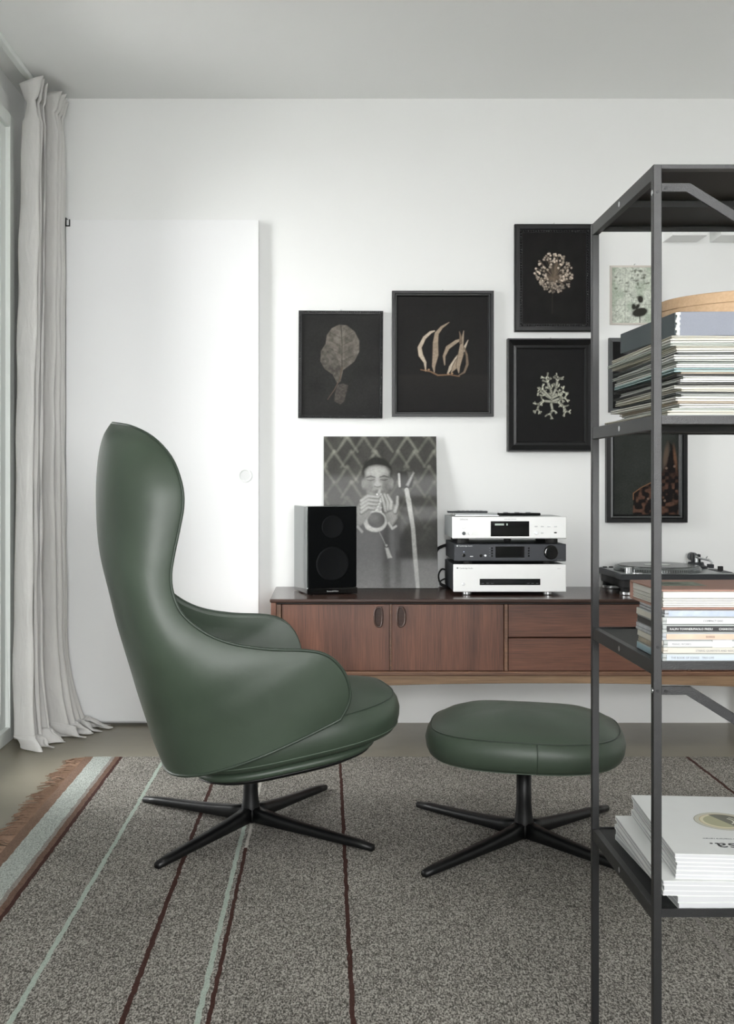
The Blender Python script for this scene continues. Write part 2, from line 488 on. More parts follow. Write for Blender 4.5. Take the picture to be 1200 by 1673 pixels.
    bp = N.new('ShaderNodeBump'); bp.inputs['Strength'].default_value = 0.6; bp.inputs['Distance'].default_value = 0.003
    L.new(n1.outputs['Fac'], bp.inputs['Height']); L.new(bp.outputs['Normal'], B.inputs['Normal'])
    return m
M['rug'] = rug_mat()
M['fringe'] = mat('rust_wool_fringe', srgb(120, 98, 83), 0.9, var=0.4, scale=120, spec=0.1)

# ------------------------------------------------------------------ the room
T = 0.12
YBLK = 3.74                      # near edge of the added light-blocking panel outside
YW = 3.22                        # near jamb of the window in the left wall
tag(MB().box(XL - 0.3, XR + T, YR - T, YB + T, -0.12, 0.0).build('floor', M['concrete']), kind='structure')
tag(MB().box(XL - 0.3, XR + T, YR - T, YB + T, ZC, ZC + 0.12).build('ceiling', M['ceiling']), kind='structure')
tag(MB().box(XL - 0.3, XR + T, YB, YB + T, 0, ZC).build('wall_back', M['wall']), kind='structure')
tag(MB().box(XR, XR + T, YR, YB, 0, ZC).build('wall_right', M['wall']), kind='structure')
wl = MB()
wl.box(XL - 0.16, XL, YR, YB, 2.50, ZC)                     # lintel
wl.box(XL - 0.05, XL, 4.075, YB, 0, 2.50)                   # pier in the corner
wl.box(XL - 0.16, XL, YR, YW, 0, 2.50)
wl.box(XL - 0.14, XL + 0.012, YW, 4.075, 2.412, 2.50)    # blind box under the lintel
tag(wl.build('wall_left', M['wall'], bevel=0.002), kind='structure')
wr = MB()
wr.box(XL - 0.16, -0.50, YR - T, YR, 0, ZC); wr.box(1.70, XR + T, YR - T, YR, 0, ZC)
wr.box(-0.50, 1.70, YR - T, YR, 2.50, ZC); wr.box(-0.50, 1.70, YR - T, YR, 0, 0.75)
tag(wr.build('wall_rear', M['wall']), kind='structure')
tag(MB().box(-30, 30, -30, 30, -0.35, -0.30).build('ground', mat('pale_paving', srgb(236, 235, 232), 0.9, var=0.03, scale=3)), kind='structure')

tag(MB().box(XL - 0.082, XL - 0.058, YBLK, 4.20, -0.25, 2.49).build('light_blocker_1', mat('pale_blocker_panel', srgb(214, 218, 214), 0.7)), kind='structure')   # panel added outside the glass to cut the light through this window

def window(n, y0, y1):
    xf = XL + 0.034
    w = MB()
    j = 0.055
    w.box(XL - 0.05, xf, y0, y0 + j, 0, 2.412); w.box(XL - 0.05, xf, y1 - j, y1, 0, 2.412)
    w.box(XL - 0.05, xf, y0 + j, y1 - j, 2.36, 2.412); w.box(XL - 0.05, xf, y0 + j, y1 - j, 0, 0.055)
    o = w.build('window_%d' % n, M['frame_white'], bevel=0.003); tag(o, kind='structure')
    s = MB(); a, b, k = y0 + j, y1 - j, 0.062
    s.box(XL - 0.03, xf - 0.018, a, a + k, 0.055, 2.36); s.box(XL - 0.03, xf - 0.018, b - k, b, 0.055, 2.36)
    s.box(XL - 0.03, xf - 0.018, a + k, b - k, 2.30, 2.36); s.box(XL - 0.03, xf - 0.018, a + k, b - k, 0.055, 0.115)
    s.build('sash', M['frame_white'], o, bevel=0.003)
    MB().box(XL - 0.012, XL - 0.004, a + k, b - k, 0.115, 2.30).build('pane', M['glass'], o)
    return o
window(1, YW, 4.075)
w5 = MB()
for x in (-0.50, 0.57, 1.64): w5.box(x, x + 0.06, YR - 0.09, YR - 0.03, 0.75, 2.50)
for x in (-0.44, 0.63): w5.box(x, x + 1.01, YR - 0.09, YR - 0.03, 0.75, 0.81); w5.box(x, x + 1.01, YR - 0.09, YR - 0.03, 2.44, 2.50)
w5 = tag(w5.build('window_2', M['frame_white']), kind='structure')
for x in (-0.44, 0.63): MB().box(x, x + 1.01, YR - 0.065, YR - 0.057, 0.81, 2.44).build('pane', M['glass'], w5)

# sliding door on the back wall
YD = 4.288
d = MB().box(-1.069, -0.2785, YD, YD + 0.036, 0.014, 2.071).build('door_1', M['door'], bevel=0.002)
tag(d, kind='structure')
ring = MB().lathe([(0.0285, 0), (0.0285, 0.003), (0.026, 0.0045), (0.0215, 0.003), (0.0205, 0.0005)], (0, 0, 0), 40, axis=1)
ring.build('door_handle', M['frame_white'], d, (-0.3335, YD, 1.0226), smooth=True)
MB().lathe([(0.0205, 0.0), (0.0205, 0.0012)], (0, 0, 0), 40, axis=1).build('handle_cup', mat('pale_grey_cup', srgb(214, 216, 216), 0.5), d, (-0.3335, YD, 1.0226))
b = MB(); b.box(-1.071, -1.066, YD - 0.006, YD + 0.03, 2.043, 2.078); b.box(-1.066, -1.055, YD - 0.006, YD + 0.03, 2.043, 2.047); b.box(-1.055, -1.051, YD - 0.006, YD + 0.03, 2.043, 2.071)
b.build('door_guide', M['black_metal'], d)

# curtain track under the ceiling
tag(MB().box(-1.172, -1.148, 1.2, 4.30, ZC - 0.022, ZC - 0.0005).build('curtain_track', M['frame_white'], bevel=0.003),
    'white ceiling track carrying the linen curtain', 'curtain track')

# ------------------------------------------------------------------ curtain
def curtain():
    NS, NZ, NP = 320, 170, 40
    s = np.linspace(0, 1, NS)
    rows = []
    ztop = ZC - 0.012
    ph = 2 * PI * (6.5 * s + 0.30 * np.sin(2 * PI * s * 1.3 + 0.4) + 0.12 * np.sin(2 * PI * 3.1 * s + 1))
    def plan(z):
        f = (ztop - z) / ztop                                # 0 top, 1 floor
        y0 = 4.035 - 0.085 * min(1, f * 1.8) + 0.012 * math.sin(f * 5)
        y1 = 4.262
        wob = 0.30 * np.sin(2.0 * f + 6 * s) + 0.22 * np.sin(6.0 * f + 9 * s)
        amp = (0.036 + 0.012 * np.sin(9 * s + 2)) * (1 + 0.12 * np.sin(6 * f + 3 * s)) * (0.8 + 0.3 * f)
        x = -1.142 + 0.068 * s + amp * np.sin(ph + wob) + 0.010 * np.sin(2 * ph + 1.0 + 2 * wob) * (0.3 + 0.7 * f)
        y = y0 + (y1 - y0) * s + 0.020 * np.cos(ph + wob + 0.5)
        x = x + 0.0030 * np.sin(40 * s + 17 * f) * np.sin(23 * f + 5 * s) + 0.0022 * np.sin(70 * s - 31 * f) * np.sin(19 * f)
        # lower cloth fans out before it reaches the floor
        k = np.clip((0.42 - z) / 0.42, 0, 1) ** 2.2
        x = x + k * (0.015 + 0.085 * s ** 1.2)
        y = y - k * 0.03 * (1 - s)
        return x, y
    for i in range(NZ):
        f = (i / (NZ - 1)) ** 1.0
        z = ztop * (1 - f) + 0.030 * f
        x, y = plan(z)
        dz = np.zeros(NS)
        d = ztop - z
        if d < 0.17:                                         # header ruffle above the gathering tape
            k = d / 0.10
            pinch = 0.55 + 0.45 * min(1.0, abs(k - 1.0) ** 1.2)
            cx = -1.142 + 0.068 * s
            x = cx + (x - cx) * pinch * (1.5 if k < 1 else 1.0)
            y = y + (0.014 * np.sin(ph * 1.0 + 2) * max(0, 1 - k))
            dz = (-0.012 + 0.010 * np.sin(ph * 1.0 + 0.7) - 0.012 * np.abs(np.sin(ph * 0.5)) - 0.03 * s ** 2) * max(0, 1 - k)
        rows.append(np.stack([x, y, z + dz], -1))
    # cloth pooled on the floor: one roll outward, then the hem lying flat
    xb, yb, zb = rows[-1][:, 0].copy(), rows[-1][:, 1].copy(), rows[-1][:, 2].copy()
    out = 0.045 + 0.075 * s ** 1.5 + 0.012 * np.sin(7 * s)
    wav = 0.35 + 0.65 * (0.5 + 0.5 * np.sin(ph * 0.55 + 0.8))
    for j in range(1, NP + 1):
        t = j / NP
        x = xb + out * (0.25 * t + 0.75 * t * t) + 0.010 * np.sin(9 * t + ph * 0.5) * t
        y = yb - 0.055 * t * (1 - s) + 0.012 * np.sin(ph * 0.6 + 5 * t) * t
        bump = 0.030 * wav * np.sin(PI * min(1, t * 1.15)) ** 1.2 + 0.008 * np.abs(np.sin(11 * t + ph * 0.45)) * (1 - t)
        z = zb * (1 - t) ** 1.5 + 0.005 + bump
        rows.append(np.stack([x, y, z], -1))
    P = np.array(rows)
    P[..., 1] = np.minimum(P[..., 1], YD - 0.012)
    P[..., 0] = np.maximum(P[..., 0], XL + 0.045)
    me = grid_mesh('linen_curtain', P)
    o = put('linen_curtain', me, M['linen'])
    md = o.modifiers.new('cloth', 'SOLIDIFY'); md.thickness = 0.0025; md.offset = 0
    return tag(o, 'pale grey linen curtain gathered in the corner and pooling on the floor', 'curtain')
curtain()

# ------------------------------------------------------------------ rug with fringe
RX0, RX1, RY0, RY1 = -0.872, 2.2, 0.6, 3.766
rug = MB().box(RX0, RX1, RY0, RY1, 0.0, 0.009).build('striped_rug', M['rug'], bevel=0.003)
tag(rug, 'grey woven wool rug with thin teal and brown lines and rust fringe', 'rug')
def fringe(parent):
    g = MB(); y = RY0 + 0.01
    while y < RY1 - 0.005:
        if y > 2.1: step = 0.0050
        else: step = 0.012
        clump = 0.5 + 0.5 * math.sin(y * 46 + 2 * math.sin(y * 13))
        ln = 0.046 + 0.022 * clump + random.uniform(-0.016, 0.012)
        lean = 0.022 * math.sin(y * 31 + 1.0) + random.uniform(-0.022, 0.022) - 0.01
        h = random.uniform(0.002, 0.009)
        p0 = Vector((RX0 + 0.006, y, 0.007)); p1 = Vector((RX0 - ln * 0.5, y + lean * 0.35, 0.005 + h * 0.7)); p2 = Vector((RX0 - ln, y + lean, 0.0022 + h * 0.25))
        g.tube([p0, p1, p2], [0.0021, 0.0019, 0.0011], 4)
        y += step * random.uniform(0.75, 1.25)
    o = g.build('fringe', M['fringe'], parent); tag(o, 'rust brown wool fringe', kind='stuff')
fringe(rug)

# ------------------------------------------------------------------ swivel base shared by chair and footstool
def star_base(parent, ang0, r, ztop, pole_r=0.0205):
    """four flat cast legs and a column, on the rug (z = 0.009 in the world, parent origin on the rug)"""
    for k in range(4):
        a = ang0 + k * PI / 2
        n = 9; rings = []
        for i in range(n):
            t = i / (n - 1); q = 0.012 + (r - 0.012) * t
            hw = 0.0185 - 0.0055 * t
            zt = 0.026 * (1 - t) ** 1.1 + 0.0215 + (0.010 * (1 - t) ** 5)
            zb = 0.012 * (1 - t) ** 0.8 + 0.0015
            if i == n - 1: hw *= 0.72; zt -= 0.004
            rings.append([(q, -hw, zb + 0.004), (q, -hw * 0.7, zb), (q, hw * 0.7, zb), (q, hw, zb + 0.004), (q, hw, zt - 0.006), (q, hw * 0.62, zt), (q, -hw * 0.62, zt), (q, -hw, zt - 0.006)])
        m = MB(); v = [p for R in rings for p in R]; fs = []
        for i in range(n - 1):
            for j in range(8): fs.append((i * 8 + j, i * 8 + (j + 1) % 8, (i + 1) * 8 + (j + 1) % 8, (i + 1) * 8 + j))
        fs += [tuple(range(7, -1, -1)), tuple((n - 1) * 8 + j for j in range(8))]
        m.add(v, fs)
        m.build('leg', M['black_metal'], parent, smooth=True, rot=(0, 0, a))
    MB().lathe([(0.022, 0.012), (0.027, 0.016), (0.029, 0.040), (0.0255, 0.062), (0.0225, 0.082), (pole_r, 0.110), (pole_r, ztop)], seg=32).build('column', M['black_metal'], parent, smooth=True)

# ------------------------------------------------------------------ cushion builder
def se(a, b, n, ph):
    c, s_ = np.cos(ph), np.sin(ph)
    return a * np.sign(c) * np.abs(c) ** (2 / n), b * np.sign(s_) * np.abs(s_) ** (2 / n)

def cushion(name, a, b, n, prof, parent, m, cx=0.0, taper=0.0, seg=96, tilt=0.0, z0=0.0, wob=0.0):
    """prof: (inset, z) rings bottom to top; the last ring closes to the centre"""
    ph = np.linspace(0, 2 * PI, seg, endpoint=False)
    rings = []
    for ins, z in prof:
        x, y = se(a - ins, b - ins, n, ph)
        y = y * (1 + taper * x / a)
        zz = np.full(seg, z)
        rings.append(np.stack([x + cx, y, zz], -1))
    P = np.array(rings)
    if wob: P[..., 2] += wob * np.sin(3 * ph + 0.5)[None] * np.linspace(0, 1, len(prof))[:, None]
    if tilt: P[..., 2] += math.tan(tilt) * (P[..., 0] - cx)
    P[..., 2] += z0
    me = grid_mesh(name, P, closed_v=True)
    bm = bmesh.new(); bm.from_mesh(me)
    bmesh.ops.holes_fill(bm, edges=[e for e in bm.edges if e.is_boundary], sides=0)
    bmesh.ops.recalc_face_normals(bm, faces=bm.faces)
    bm.to_mesh(me); bm.free()
    o = put(name, me, m, parent, smooth=True)
    return o, P

# ------------------------------------------------------------------ the lounge chair
HUB = Vector((-0.219, 3.015, 0.009)); CROT = math.radians(12)
def chair():
    root = empty('lounge_chair', HUB, CROT)
    tag(root, 'high winged lounge chair in green leather on a black four-star base', 'armchair')
    fc, fs_ = math.cos(CROT), math.sin(CROT)
    def loc(px, py, v):
        k = (px - 534) / F_PX
        u = (-HUB.x - fs_ * v + k * (HUB.y - fc * v)) / (fc - fs_ * k)
        Y = HUB.y + fs_ * u - fc * v
        return u, 1 - (py - 786) * Y / F_PX - HUB.z
    rim = [(184, 691.5, .02), (215, 697, .13), (250, 715, .215), (280, 748, .268), (296, 790, .295), (299, 825, .303), (293, 862, .308), (284, 905, .315),
           (279, 940, .325), (283, 972, .335), (299, 1005, .345), (335, 1034, .355), (380, 1052, .36), (440, 1061, .365), (500, 1063, .365), (535, 1071, .365),
           (560, 1094, .36), (572, 1125, .355), (570, 1150, .35), (556, 1176, .345)]
    spine = [(181, 691.5, 0), (170, 709, .01), (163, 731, .03), (159, 757, .05), (156.5, 792, .08), (156.5, 832, .1), (158, 868, .12), (162, 905, .14), (168, 935, .16),
             (178, 975, .18), (190, 1025, .2), (203, 1070, .22), (215, 1110, .23), (226, 1148, .24), (236, 1180, .25), (245, 1208, .26), (252, 1231, .27), (259, 1250, .28), (266, 1267, .285), (274, 1284, .29)]
    R = np.array([(*loc(px, py, v), v) for px, py, v in rim]); R = R[:, [0, 2, 1]]          # u, v, w
    S = np.array([loc(px, py, v) for px, py, v in spine])
    # resample smoothly
    def cr(A, n):
        A = np.asarray(A, float); m = len(A); out = []
        for t in np.linspace(0, m - 1, n):
            i = min(int(t), m - 2); f = t - i
            p0, p1, p2, p3 = A[max(i - 1, 0)], A[i], A[i + 1], A[min(i + 2, m - 1)]
            out.append(0.5 * ((2 * p1) + (-p0 + p2) * f + (2 * p0 - 5 * p1 + 4 * p2 - p3) * f * f + (-p0 + 3 * p1 - 3 * p2 + p3) * f ** 3))
        return np.array(out)
    NR, NT = 78, 40
    R = cr(R, NR); S = cr(S, NR)
    th = np.linspace(0, PI / 2, NT)
    P = np.zeros((NR, 2 * NT - 1, 3))
    for i in range(NR):
        t = i / (NR - 1)
        p = 0.86 - 0.28 * min(1, t / 0.6)                     # squarer corners lower down
        sv = np.sin(th) ** p; q = 1 - np.cos(th) ** p
        bul = 0.012 * np.sin(PI * q) * min(1, t * 4)          # padded belly of the side panel
        u = S[i, 0] + (R[i, 0] - S[i, 0]) * q
        v = R[i, 1] * sv + bul
        w = S[i, 1] + (R[i, 2] - S[i, 1]) * (q ** 1.15)
        half = np.stack([u, -v, w], -1)                       # near side (local -y)
        P[i, NT - 1:] = half
        P[i, :NT] = half[::-1] * np.array([1, -1, 1])
    me = grid_mesh('shell', P)
    bm = bmesh.new(); bm.from_mesh(me)
    bmesh.ops.recalc_face_normals(bm, faces=bm.faces)
    # outward = away from the seat
    f0 = max(bm.faces, key=lambda f: -f.calc_center_median().x)
    if f0.normal.x > 0: bmesh.ops.reverse_faces(bm, faces=bm.faces)
    bm.to_mesh(me); bm.free()
    sh = put('shell', me, M['leather'], root, smooth=True)
    md = sh.modifiers.new('padding', 'SOLIDIFY'); md.thickness = 0.038; md.offset = -1; md.use_rim = True; md.use_quality_normals = True
    vg = sh.vertex_groups.new(name='padding')
    for i in range(NR):
        vg.add(list(range(i * (2 * NT - 1), (i + 1) * (2 * NT - 1))), 0.25 + 0.75 * min(1.0, i / 14.0), 'REPLACE')
    md.vertex_group = 'padding'
    bv = sh.modifiers.new('soft_rim', 'BEVEL'); bv.width = 0.007; bv.segments = 3; bv.limit_method = 'ANGLE'; bv.angle_limit = math.radians(50)
    # welt along the whole outer rim
    edge = [tuple(P[i, -1]) for i in range(NR)]
    bottom = [tuple(P[-1, j]) for j in range(2 * NT - 2, -1, -1)]
    far = [tuple(P[i, 0]) for i in range(NR - 1, -1, -1)]
    loop = edge + bottom[1:-1] + far
    lp = [Vector(p) for p in loop]; keep = [lp[0]]
    for p in lp[1:]:
        if (p - keep[-1]).length > 0.004: keep.append(p)
    MB().tube(keep, 0.0042, 8, closed=True).build('welt', M['piping'], sh, smooth=True)
    # inner back cushion
    J = 23
    ib = []
    for i in range(14, 46, 2):
        row = []
        for j in range(J):
            tt = -1 + 2 * j / (J - 1)
            jj = NT - 1 + tt * (NT - 1) * 0.93
            a = int(math.floor(jj)); f = jj - a; a2 = min(a + 1, 2 * NT - 2)
            p = P[i, a] * (1 - f) + P[i, a2] * f
            puff = 0.040 + 0.055 * (1 - tt * tt) * math.sin(PI * (i - 14) / 32) ** 0.5
            q = Vector((p[0], p[1], p[2])); c = Vector((0.05, 0, p[2])); dr = (c - q).normalized()
            row.append(tuple(q + dr * puff))
        ib.append(row)
    me2 = grid_mesh('back_cushion', np.array(ib)); o2 = put('back_cushion', me2, M['leather'], root, smooth=True)
    md = o2.modifiers.new('pad', 'SOLIDIFY'); md.thickness = 0.03; md.offset = 0
    # seat cushion
    tl = math.radians(9)
    prof = [(0.10, -0.004), (0.045, 0.000), (0.016, 0.010), (0.006, 0.024), (0.001, 0.045), (0.0, 0.065), (0.006, 0.088), (0.014, 0.101), (0.018, 0.105), (0.022, 0.108), (0.05, 0.119), (0.10, 0.130), (0.16, 0.136), (0.22, 0.139)]
    seat, PP = cushion('seat_cushion', 0.310, 0.272, 3.0, prof, root, M['leather'], cx=0.112, taper=-0.06, tilt=tl, z0=0.237)
    top = [tuple(p + np.array([0, 0, 0.001])) for p in PP[8]]
    MB().tube(top, 0.0022, 6, closed=True).build('seam', M['piping'], seat, smooth=True)
    low = [tuple(p) for p in PP[3]]
    MB().tube(low, 0.0015, 6, closed=True).build('stitching', M['stitch'], seat, smooth=True)
    pan, _ = cushion('seat_pan', 0.258, 0.235, 3.0, [(0.06, -0.030), (0.012, -0.026), (0.0, -0.018), (0.0, -0.006), (0.02, 0.0)], root, M['leather'], cx=0.090, tilt=tl, z0=0.234)
    cushion('under_plate', 0.248, 0.222, 3.0, [(0.09, -0.048), (0.03, -0.044), (0.0, -0.030), (0.0, -0.026)], root, M['black_metal'], cx=0.090, tilt=tl, z0=0.234)
    star_base(root, math.radians(58.0) - CROT, 0.405, 0.215)
    return root
chair()

# ------------------------------------------------------------------ footstool
def footstool():
    root = empty('footstool', (0.543, 2.88, 0.009), math.radians(-10))
    tag(root, 'round-cornered green leather footstool on a black four-star base', 'footstool')
    prof = [(0.12, 0.240), (0.05, 0.240), (0.022, 0.244), (0.010, 0.252), (0.003, 0.268), (0.0, 0.290), (0.004, 0.306), (0.011, 0.318), (0.015, 0.322), (0.020, 0.327), (0.05, 0.343), (0.09, 0.356), (0.14, 0.365), (0.19, 0.369)]
    c, PP = cushion('cushion', 0.269, 0.240, 2.55, prof, root, M['leather'], taper=0.02, wob=0.003)
    MB().tube([tuple(p + np.array([0, 0, 0.001])) for p in PP[8]], 0.0022, 6, closed=True).build('seam', M['piping'], c, smooth=True)
    MB().tube([tuple(p) for p in PP[2]], 0.0015, 6, closed=True).build('stitching', M['stitch'], c, smooth=True)
    j = int(96 * 0.765)
    MB().tube([tuple(PP[i, j]) for i in range(1, 9)], 0.0016, 6).build('side_seam', M['piping'], c, smooth=True)
    MB().lathe([(0.10, 0.225), (0.12, 0.228), (0.12, 0.242)], seg=40).build('mount_plate', M['black_metal'], root, smooth=False)
    star_base(root, math.radians(41.5 + 10), 0.40, 0.235)
    return root
footstool()

# ------------------------------------------------------------------ sideboard
ZS = 0.5646                      # height of its top
YF = 3.858                       # front plane
teak_d, teak_l = srgb(60, 38, 31), srgb(122, 80, 61)
M['teak_v'] = wood('teak_vertical_grain', teak_d, teak_l, 2)
M['teak_h'] = wood('teak_horizontal_grain', teak_d, teak_l, 0)
M['teak_top'] = wood('dark_teak_top', srgb(44, 31, 27), srgb(80, 58, 50), 0, rough=0.22)
M['teak_edge'] = wood('teak_edging', srgb(70, 48, 38), srgb(134, 99, 76), 0)
M['oak'] = wood('pale_oak_apron', srgb(112, 88, 66), srgb(166, 136, 106), 0, fine=1.6)
M['recess'] = mat('dark_recess', srgb(26, 19, 17), 0.7)

def sideboard():
    X0, X1 = -0.210, 1.82
    root = empty('sideboard', (0, 0, 0))
    tag(root, 'long low teak sideboard with oval finger pulls and an oak apron', 'sideboard')
    MB().box(X0, X1, YF, YB - 0.012, ZS - 0.013, ZS).build('top', M['teak_top'], root, bevel=0.004, seg=3)
    z1 = ZS - 0.013; zb = 0.293
    for x in (X0 + 0.004, X1 - 0.024):
        MB().box(x, x + 0.020, YF + 0.003, YB - 0.014, zb - 0.02, z1).build('side_panel', M['teak_v'], root, bevel=0.002)
    MB().box(X0 + 0.024, X1 - 0.024, YB - 0.024, YB - 0.016, zb - 0.01, z1).build('back_panel', M['teak_h'], root)
    MB().box(X0 + 0.024, X1 - 0.024, YF + 0.0205, YB - 0.026, zb - 0.0115, zb - 0.002).build('bottom_panel', M['teak_h'], root)
    MB().box(X0 + 0.024, X1 - 0.024, YF + 0.004, YF + 0.020, zb - 0.012, zb + 0.004).build('bottom_rail', M['teak_edge'], root, bevel=0.003)
    MB().box(X0 + 0.024, X1 - 0.024, YF + 0.010, YF + 0.022, z1 - 0.006, z1 - 0.0005).build('top_rail', M['recess'], root)
    zt, zf = z1 - 0.0075, zb + 0.0055
    yd = YF + 0.011
    def door(x0, x1, hx, side):
        dd = MB().box(x0, x1, yd, yd + 0.018, zf, zt).build('door', M['teak_v'], root, bevel=0.002)
        pts = []
        n = 32; h, w = 0.036, 0.0185
        for k in range(n):
            a = 2 * PI * k / n; c, s_ = math.cos(a), math.sin(a)
            px = w * (abs(c) ** 0.75) * (1 if c > 0 else -1) * (0.55 if c * side > 0 else 1.05)
            pts.append((hx + px, h * (abs(s_) ** 0.8) * (1 if s_ > 0 else -1) + 0.498))
        MB().tube([(x, yd - 0.0015, z) for x, z in pts], 0.0038, 8, closed=True).build('pull', M['teak_top'], dd, smooth=True)
        MB().prism(pts, 1, yd - 0.0012, yd + 0.001).build('pull_recess', M['teak_top'], dd)
        return dd
    door(-0.166, 0.233, 0.196, 1)
    door(0.241, 0.655, 0.272, -1)
    MB().box(-0.1855, -0.1685, yd - 0.003, yd + 0.016, zf, zt).build('stile', M['teak_edge'], root, bevel=0.001)
    MB().box(0.2335, 0.2405, yd + 0.003, yd + 0.016, zf, zt).build('stile', M['teak_edge'], root)
    MB().box(0.6575, 0.670, yd - 0.002, yd + 0.02, zf, zt).build('stile', M['teak_edge'], root, bevel=0.001)
    MB().box(1.336, 1.348, yd - 0.002, yd + 0.02, zf, zt).build('stile', M['teak_edge'], root, bevel=0.001)
    zm = (zf + zt) / 2
    for a, b in ((zf, zm - 0.002), (zm + 0.002, zt)):
        MB().box(0.672, 1.334, yd, yd + 0.018, a, b).build('drawer', M['teak_h'], root, bevel=0.002)
    dd = MB().box(1.350, 1.775, yd, yd + 0.018, zf, zt).build('door', M['teak_v'], root, bevel=0.002)
    # arched apron
    n = 40; xa, xb = X0 + 0.10, X1 - 0.10; cxa = (xa + xb) / 2
    pts = [(xa, 0.2805), (xb, 0.2805)]
    for k in range(n + 1):
        x = xb + (xa - xb) * k / n; t = (x - cxa) / ((xb - xa) / 2)
        pts.append((x, 0.244 - 0.017 * abs(t) ** 2.4 + 0.006 * (1 - t * t)))
    MB().prism(pts[::-1], 1, YF + 0.022, YF + 0.044).build('apron', M['oak'], root, bevel=0.0015)
    for x in (0.112, 1.66):
        for y in (YF - 0.010, YB - 0.10):
            MB().lathe([(0.006, 0.0), (0.007, 0.02), (0.0115, 0.14), (0.0135, 0.274)], (x, y + 0.043 if y < 4 else y, 0), 16).build('leg', M['oak'], root, smooth=True)
    return root
sideboard()

# ------------------------------------------------------------------ loudspeaker
def speaker():
    root = empty('loudspeaker', (-0.072, 3.982, ZS), math.radians(17))
    tag(root, 'gloss black bookshelf loudspeaker standing at the left end of the sideboard', 'loudspeaker')
    W, D, H = 0.199, 0.200, 0.340
    MB().box(0, W, 0.014, D, 0.003, H).build('cabinet', M['polished'], root, bevel=0.004, seg=3)
    MB().box(-0.001, W + 0.001, 0.000, 0.014, 0.003, 0.026).build('plinth_strip', M['gloss_black'], root, bevel=0.002)
    g = MB().box(0.002, W - 0.002, 0.000, 0.014, 0.027, H - 0.002).build('grille', M['grille'], root, bevel=0.004, seg=3)
    MB().lathe([(0.066, 0), (0.066, 0.0012), (0.060, 0.0022), (0.056, 0.0008), (0.0, 0.0006)], (W / 2, 0, 0.118), 48, axis=1).build('woofer_ring', M['cone'], g, smooth=True)
    MB().lathe([(0.044, 0), (0.044, 0.0009), (0.040, 0.0016), (0.037, 0.0006), (0.0, 0.0004)], (W / 2, 0, 0.260), 48, axis=1).build('tweeter_ring', M['cone'], g, smooth=True)
    put('lettering', text_mesh('Bowers&Wilkins', 0.0068, 0.0003, 'CENTER'), M['white_print'], root, (W / 2, -0.0006, 0.0135), rot=(PI / 2, 0, 0))
    for x in (0.02, W - 0.02):
        for y in (0.03, D - 0.03):
            MB().lathe([(0.008, 0), (0.008, 0.003)], (x, y, 0), 12).build('foot', M['rubber'], root)
speaker()

